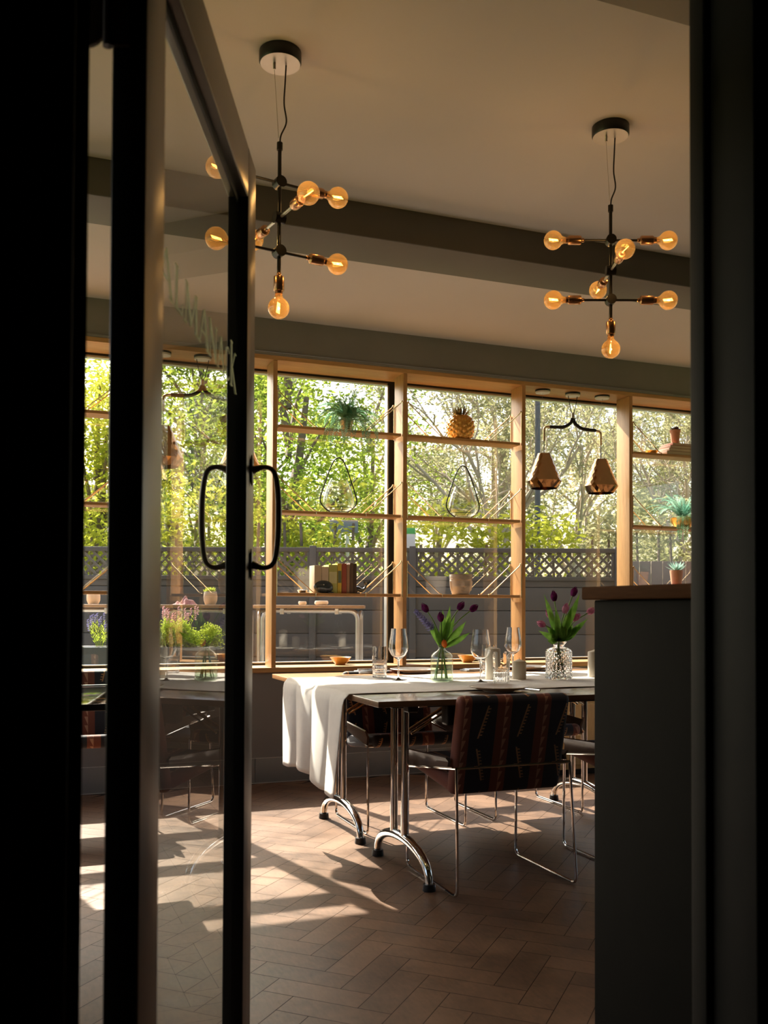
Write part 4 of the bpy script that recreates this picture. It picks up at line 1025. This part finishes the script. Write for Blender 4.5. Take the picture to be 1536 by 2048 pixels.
# outdoor tables, teak slats on looped silver tubes
def teak_table(label, px0, px1, d, depth=.62, z=1.122):
    p0, p1 = at(px0, d), at(px1, d); w = (p1-p0).length; o = (p0+p1)/2; o.z = 0
    t = thing('terrace_table', label, 'table', o, -YAW, 'teak terrace tables')
    mb = MB(); n = 6
    for i in range(n): mb.rbox((-w/2, i*depth/n+.003, z-.024), (w/2, (i+1)*depth/n-.003, z), .003)
    mb.obj('slatted_top', M_teak, t)
    for y in (.05, depth-.05):
        MB().tube(arc([(-w/2+.06, y, 0), (-w/2+.06, y, z-.045), (w/2-.05, y, z-.045), (w/2-.05, y, 0)], .075, 6), .0165, 10).obj('leg_loop', M_tubes, t)
        for x in (-w/4, w/4): MB().rbox((x-.015, y-.02, z-.07), (x+.015, y+.02, z-.024), .003).obj('clip', M_tubes, t)
    for s in (-1, 1): MB().tube(arc([(s*(w/2-.028), .07, 0), (s*(w/2-.028), .07, z-.05), (s*(w/2-.028), depth-.07, z-.05), (s*(w/2-.028), depth-.07, 0)], .06, 6), .012, 8).obj('side_loop', M_tubes, t)
    return t
teak_table('teak terrace table seen below the book shelf', 508, 728, 7.2)
teak_table('teak terrace table holding the pink cloth, seen through the door glass', 318, 492, 7.2)
teak_table('teak terrace table in the gap beside the door, under the plain cream pot', 60, 260, 7.15)
TZ2 = 1.1225
def pot(label, p, r, h, plant=True):
    t = thing('cream_pot', label, 'plant pot', p)
    MB().lathe([(.001, 0), (r*.72, 0), (r*.97, h*.3), (r, h*.6), (r*.92, h*.96), (r*.86, h), (r*.8, h*.97), (r*.8, h*.85), (.001, h*.85)], 32).obj('pot', M_concrete, t)
    if plant:
        mb = MB(); rosette(mb, (0, 0, h*.85), 22, r*.9, .012, .8); rosette(mb, (-.03, .01, h*.85), 12, r*.6, .010, .9); mb.obj('succulent', M_bush, t)
pot('cream pot with a yellow-green succulent on the teak table, through the door glass', at(421, 7.45, TZ2), .054, .105)
pot('plain cream pot on the teak table in the gap beside the door', at(187, 7.4, TZ2), .052, .10, False)
pot('shallow cream pot on the teak table below the books', at(643, 7.45, TZ2), .055, .035, False)
pot('little cream pot at the middle of the teak table below the books', at(605, 7.4, TZ2), .032, .03, False)
# crumpled pink cloth
n1, n2 = 26, 22; vs = []
for i in range(n1+1):
    for j in range(n2+1):
        u_, v_ = i/n1*2-1, j/n2*2-1; e = max(0, 1-(u_*u_+v_*v_)**1.5)
        vs.append((u_*.088+.008*math.sin(v_*5+u_*3), v_*.06+.008*math.sin(u_*6), .002+e*(.028+.018*math.sin(u_*4.5+v_*2+1)+.012*math.sin(v_*7-u_*5)+.012*math.cos(u_*9))))
o = MB().add(vs, [(i*(n2+1)+j, (i+1)*(n2+1)+j, (i+1)*(n2+1)+j+1, i*(n2+1)+j+1) for i in range(n1) for j in range(n2)]).obj('crumpled_cloth', M_pink, angle=80)
o.location = at(370, 7.4, TZ2); so = o.modifiers.new('thickness', 'SOLIDIFY'); so.thickness = .003
tag(o, 'crumpled pink cloth on the teak table outside', 'cloth')
# planter with bushes and lavender beyond the glass at left
t = thing('planter_box', 'grey planter trough outside with bushy plants, behind the door glass', 'planter', at(300, 6.75), -YAW)
MB().rbox((-.55, -.12, 0), (.5, .12, .82), .006).obj('trough', M_fence, t)
def clumps(name, centers, radii, per, size, m, parent=None, seed=0, up_bias=0.3):
    rg = np.random.default_rng(seed); P_ = []
    for c, r in zip(centers, radii):
        g3 = rg.normal(size=(per, 3)); g3 /= np.linalg.norm(g3, axis=1, keepdims=True)
        P_.append(np.array(c)+g3*(rg.random((per, 1))**.45)*np.array(r if hasattr(r, '__len__') else (r, r, r)))
    P_ = np.concatenate(P_); n = len(P_)
    d = rg.normal(size=(n, 3)); d[:, 2] *= .6; d /= np.linalg.norm(d, axis=1, keepdims=True)
    e = rg.normal(size=(n, 3)); e -= (e*d).sum(1, keepdims=True)*d; e /= np.linalg.norm(e, axis=1, keepdims=True)
    s = size*rg.uniform(.6, 1.25, (n, 1)); d *= s; e *= s*.36
    V_ = np.stack([P_-d, P_+e-d*.1, P_+d, P_-e-d*.1], 1).reshape(-1, 3); Q_ = np.arange(n*4).reshape(-1, 4)
    return np_obj(name, V_, Q_, m, parent)
def bush(label, px, d, z, r, n, size, m, seed=0, cat='bush', name='bush'):
    t = thing(name, label, cat, at(px, d, z))
    rg = random.Random(seed); cs = []; rs = []
    for i in range(n):
        a = rg.uniform(0, 6.28); q = rg.random()**.5; cs.append((math.cos(a)*q*r[0], math.sin(a)*q*r[1], rg.uniform(.1, 1)*r[2])); rs.append(tuple(x*.35 for x in r))
    clumps('foliage', cs, rs, 90, size, m, t, seed)
    mb = MB()
    for c in cs[:12]: mb.tube(smooth_path([(c[0]*.1, c[1]*.1, 0), (c[0]*.6, c[1]*.6, c[2]*.5), c], 3), .003 if r[2] < .5 else .02, 5)
    mb.obj('stems', M_bark, t); return t
bush('feathery yellow-green bush seen through the door glass above the planter', 396, 6.75, .815, (.15, .08, .15), 34, .011, M_bush, 2)
bush('light green bush seen through the door glass beside the door stile', 335, 6.75, .815, (.10, .08, .16), 26, .011, M_bush, 3)
def lavender(label, px, d, z, n, sp, h, seed, m=M_lav):
    t = thing('lavender', label, 'lavender', at(px, d, z)); rg = random.Random(seed); a_, b_ = MB(), MB()
    for i in range(n):
        x, y = rg.uniform(-sp, sp), rg.uniform(-.05, .05); hh = h*rg.uniform(.6, 1); tp = Vector((x*1.5, y*1.5, hh)); a_.tube([(x*.5, y*.5, 0), tp], .0012, 4)
        for j in range(9): 
            q = Vector((x*.5, y*.5, 0)).lerp(tp, .2+.07*j); an = rg.uniform(0, 6.28); leafblade(a_, q, q+Vector((math.cos(an)*.02, math.sin(an)*.02, .022)), .002, .002)
        for j in range(14):
            c = tp+Vector((0, 0, -.04+.004*j)); an = j*2.4; leafblade(b_, c, c+Vector((math.cos(an)*.010, math.sin(an)*.010, .006)), .003, .002)
    a_.obj('stems', M_bush, t); b_.obj('flowers', m, t)
lavender('lavender growing in the planter, seen in the gap beside the door', 203, 6.75, .815, 14, .06, .25, 5)
lavender('pinkish lavender rising behind the bushes, through the door glass', 345, 6.85, .815, 40, .13, .29, 6, leaf_mat('pink_lavender', (.45, .22, .26), (.62, .36, .40), .4, 30))

# signs, lamp column, festoon bulb
t = thing('road_sign', 'back of a road sign on two poles beyond the fence', 'sign', at(688, 11.6), -YAW)
for x in (-.06, .04): MB().tube([(x, 0, 0), (x, 0, 2.12)], .022, 8).obj('pole', M_alu, t)
MB().rbox((-.18, -.03, Z(1067, 11.6)), (.17, -.012, Z(1041, 11.6)), .01).obj('panel', mat('sign_back', (.20, .22, .22), .5), t)
t = thing('garden_sign', 'small white and green notice on a stake behind the fence', 'sign', at(823, 9.1), -YAW)
MB().rbox((-.06, -.01, Z(1100, 9.1)), (.035, .006, Z(1068, 9.1)), .002).obj('white_panel', M_white, t)
MB().rbox((-.06, -.01, Z(1067.5, 9.1)), (.035, .006, Z(1056, 9.1)), .002).obj('green_panel', mat('sign_green', (.10, .45, .12), .5), t)
MB().tube([(-.01, .014, 0), (-.01, .014, Z(1060, 9.1))], .008, 6).obj('stake', M_alu, t)
t = thing('lamp_column', 'dark lamp column beyond the fence, left of the twin pendant', 'lamp post', at(1075, 11), -YAW)
MB().tube([(0, 0, 0), (0, 0, 4.2)], [.038, .030], 12).obj('column', M_fence, t); MB().rbox((-.10, -.30, 4.2), (.10, .20, 4.28), .02).obj('lamp_head', M_fence, t)
t = thing('festoon_bulb', 'clear festoon bulb hanging outside the top of the left bay', 'light bulb', at(586, 7.0, Z(735, 7.0)))
MB().tube([(-4.0, 1.8, .42), (-2, .9, .20), (0, 0, .0)], .003, 5).obj('cable', M_blk, t)
MB().tube([(0, 0, .0), (0, 0, -.035)], .013, 10).obj('cap', M_alu, t)
MB().open_lathe([(.012, -.035), (.020, -.055), (.0225, -.075), (.018, -.098), (.008, -.110), (.001, -.112)], 20).obj('bulb', M_drink, t)

# house beyond the garden at far left
t = thing('house', 'brown brick house with a white window behind the trees at far left', 'house', at(150, 23), -YAW)
MB().box((-2.2, 0, 0), (1.4, 5, 2.9)).obj('wall', M_brick, t, smooth=False)
MB().add([(-2.4, -.3, 2.85), (1.6, -.3, 2.85), (1.6, 5.3, 2.85), (-2.4, 5.3, 2.85), (-2.4, 2.5, 4.4), (1.6, 2.5, 4.4)], [(0, 1, 5, 4), (2, 3, 4, 5), (0, 4, 3), (1, 2, 5), (3, 2, 1, 0)]).obj('roof', mat('roof_tiles', (.16, .13, .11), .9), t, smooth=False)
w_ = MB().rbox((-.35, -.04, 1.2), (.25, .0, 2.2), .01).obj('window', M_white, t); MB().box((-.29, -.045, 1.26), (-.08, -.041, 2.14)).box((-.02, -.045, 1.26), (.19, -.041, 2.14)).obj('pane', mat('dark_pane', (.05, .07, .08), .1), w_, smooth=False)

# ------------------------------------------------------------------ trees
def branches(mb, p, d, L_, r, depth, rg, tips, spread=.6, wig=.25, grav=.0):
    pts = [p]; q = p.copy(); dd = d.copy(); k = 5
    for i in range(k):
        dd = (dd+Vector((rg.uniform(-wig, wig), rg.uniform(-wig, wig), rg.uniform(-wig, wig)*.7-grav))).normalized(); q = q+dd*(L_/k); pts.append(q.copy())
    mb.tube(pts, [r*(1-.55*i/k) for i in range(k+1)], 6 if depth > 1 else 4, cap=False)
    tips += [(pts[-1], depth), (pts[3], depth)]
    if depth <= 0: return
    for i in range(rg.choice((3, 4)) if depth > 1 else 3):
        s = rg.uniform(.35, 1); b0 = pts[min(k, int(s*k))]
        nd = (dd+Vector((rg.uniform(-1, 1), rg.uniform(-1, 1), rg.uniform(-.5, .8)))*spread*1.3).normalized()
        branches(mb, b0, nd, L_*rg.uniform(.55, .8), r*.48, depth-1, rg, tips, spread, wig, grav)
def tree(label, px, d, h, cw, m, n=36, per=170, size=.075, seed=0, trunk=.16, base=1.5, bark=None, grp='trees beyond the fence', cr_=.62, crown_px=0):
    t = thing('tree', label, 'tree', at(px, d), 0, grp); rg = random.Random(seed); mb = MB(); cs = []
    mb.tube(smooth_path([(0, 0, -.1), (rg.uniform(-.1, .1), 0, base*.6), (rg.uniform(-.2, .2), .1, base+.4), (rg.uniform(-.3, .3), .0, h*.72)], 4), [trunk*(1-.8*i/12) for i in range(13)], 10)
    for i in range(n):
        a = rg.uniform(0, 6.28); z = base+(h-base)*rg.random()**.9; f = math.sin(math.pi*min(1, (z-base)/(h-base)*.8+.18))**.6; q = rg.random()**.4*cw*f
        cs.append((math.cos(a)*q, math.sin(a)*q*.7, z))
    for c in cs[::2]: mb.tube(smooth_path([(0, 0, max(base*.8, c[2]-1.4)), (c[0]*.4, c[1]*.4, c[2]-.6), c], 3), [.05*(1-.13*i) for i in range(7)], 5, cap=False)
    mb.obj('trunk', bark or M_bark, t)
    clumps('foliage', cs, [(cr_, cr_, cr_*.75)]*n, per, size, m, t, seed+1); return t
tree('tall bright green tree filling the left bays, with a dark trunk', 575, 13.0, 5.6, 1.9, M_t1, 46, 330, .052, 11, .20, 1.3)
tree('bright green tree rising at the left, behind the fern', 395, 17.2, 6.6, 2.2, M_t1, 44, 300, .060, 12, .18, 1.6)
tree('green tree between the two lantern bays', 735, 17.6, 6.1, 1.4, M_t1, 26, 300, .055, 13, .14, 1.6)
tree('yellow-green tree seen in the gap beside the door', 190, 13.0, 4.3, 1.0, M_t2, 26, 320, .052, 14, .12, 1.9)
tree('dark green tree far behind the bright ones at the left', 520, 23.5, 7.2, 2.6, M_t4, 40, 200, .11, 15, .25, 1.0)
def hedge(label, px0, px1, d, h, m, seed, size=.055, cat='hedge'):
    p0, p1 = at(px0, d), at(px1, d); L_ = (p1-p0).length; n = int(L_/.22)
    t = thing('hedge', label, cat, (p0+p1)/2, -YAW, 'hedges behind the lattice'); rg = random.Random(seed); cs = []; mb = MB()
    for i in range(n):
        for z in (.4, .9, 1.4, 1.9, 2.4):
            if z > h-.25: break
            cs.append((-L_/2+i*.22+rg.uniform(-.1, .1), rg.uniform(-.2, .3), z+rg.uniform(-.2, .2)))
        cs.append((-L_/2+i*.22, rg.uniform(-.2, .3), h-.3+rg.uniform(-.15, .22)))
        mb.tube([(-L_/2+i*.22, 0, -.1), (-L_/2+i*.22+rg.uniform(-.1, .1), .05, h-.4)], .018, 5)
    clumps('foliage', cs, [(.28, .28, .25)]*len(cs), 75, size, m, t, seed); mb.obj('stems', M_bark, t); return t
hedge('yellow-green hedge glowing in the sun behind the lattice, left half', 300, 775, 10.5, 2.45, M_t2, 21)
hedge('yellow-green hedge behind the lattice below the twin pendant', 835, 1185, 10.3, 2.2, M_t2, 22)
hedge('olive hedge behind the board fence at right', 1180, 1480, 12.0, 2.5, M_t3, 23)
hedge('leafy hedge seen in the narrow gap beside the door', 60, 245, 10.9, 2.3, M_t2, 24)
def bare(label, px, d, h, seed, lean=0, m=M_t3, leaf=44, r=.065, depth=4, spread=.62):
    t = thing('bare_tree', label, 'tree', at(px, d), 0, 'trees beyond the fence'); rg = random.Random(seed); mb = MB(); tips = []
    mb.tube(smooth_path([(0, 0, -.1), (.05, 0, 1.2), (lean*.4, 0, 2.0)], 4), [r*1.25, r*1.2, r*1.15, r*1.1, r*1.05, r, r, r, r], 8)
    for i in range(5):
        a = i*1.26+rg.random(); branches(mb, Vector((lean*.4*(.5+.1*i), 0, 1.5+.12*i)), Vector((math.cos(a)*.55+lean, math.sin(a)*.3, 1.0)).normalized(), h*.36, r*.62, depth, rg, tips, spread, .3)
    mb.obj('trunk_and_branches', M_bark2, t, angle=180)
    cs = [tuple(p) for p, dp in tips if dp <= 1]; rg.shuffle(cs); cs = cs[:220]
    clumps('foliage', cs, [(.22, .22, .18)]*len(cs), leaf, .034, m, t, seed); return t
bare('leafless spreading tree behind the right teardrop lantern', 985, 13.0, 5.0, 31, .1)
bare('twisting bare tree behind the twin copper pendant', 1150, 17.5, 6.4, 32, -.1, depth=3)
bare('pale-branched tree in the right-hand bay', 1400, 13.5, 5.0, 34, -.15)
tree('olive conifer behind the pineapple', 1005, 17.0, 5.9, 1.15, M_t3, 30, 240, .055, 41, .12, 2.2, M_bark2)
tree('olive conifer in the right-hand bay', 1345, 18.5, 6.9, 1.7, M_t3, 40, 240, .060, 42, .14, 1.8, M_bark2)
tree('loose olive tree behind the twin pendant', 1175, 22.5, 6.9, 2.1, M_t3, 40, 240, .070, 43, .14, 2.0, M_bark2)
tree('low round tree behind the right teardrop lantern', 870, 22.0, 4.6, 1.8, M_t3, 34, 240, .070, 44, .12, .8, M_bark2)
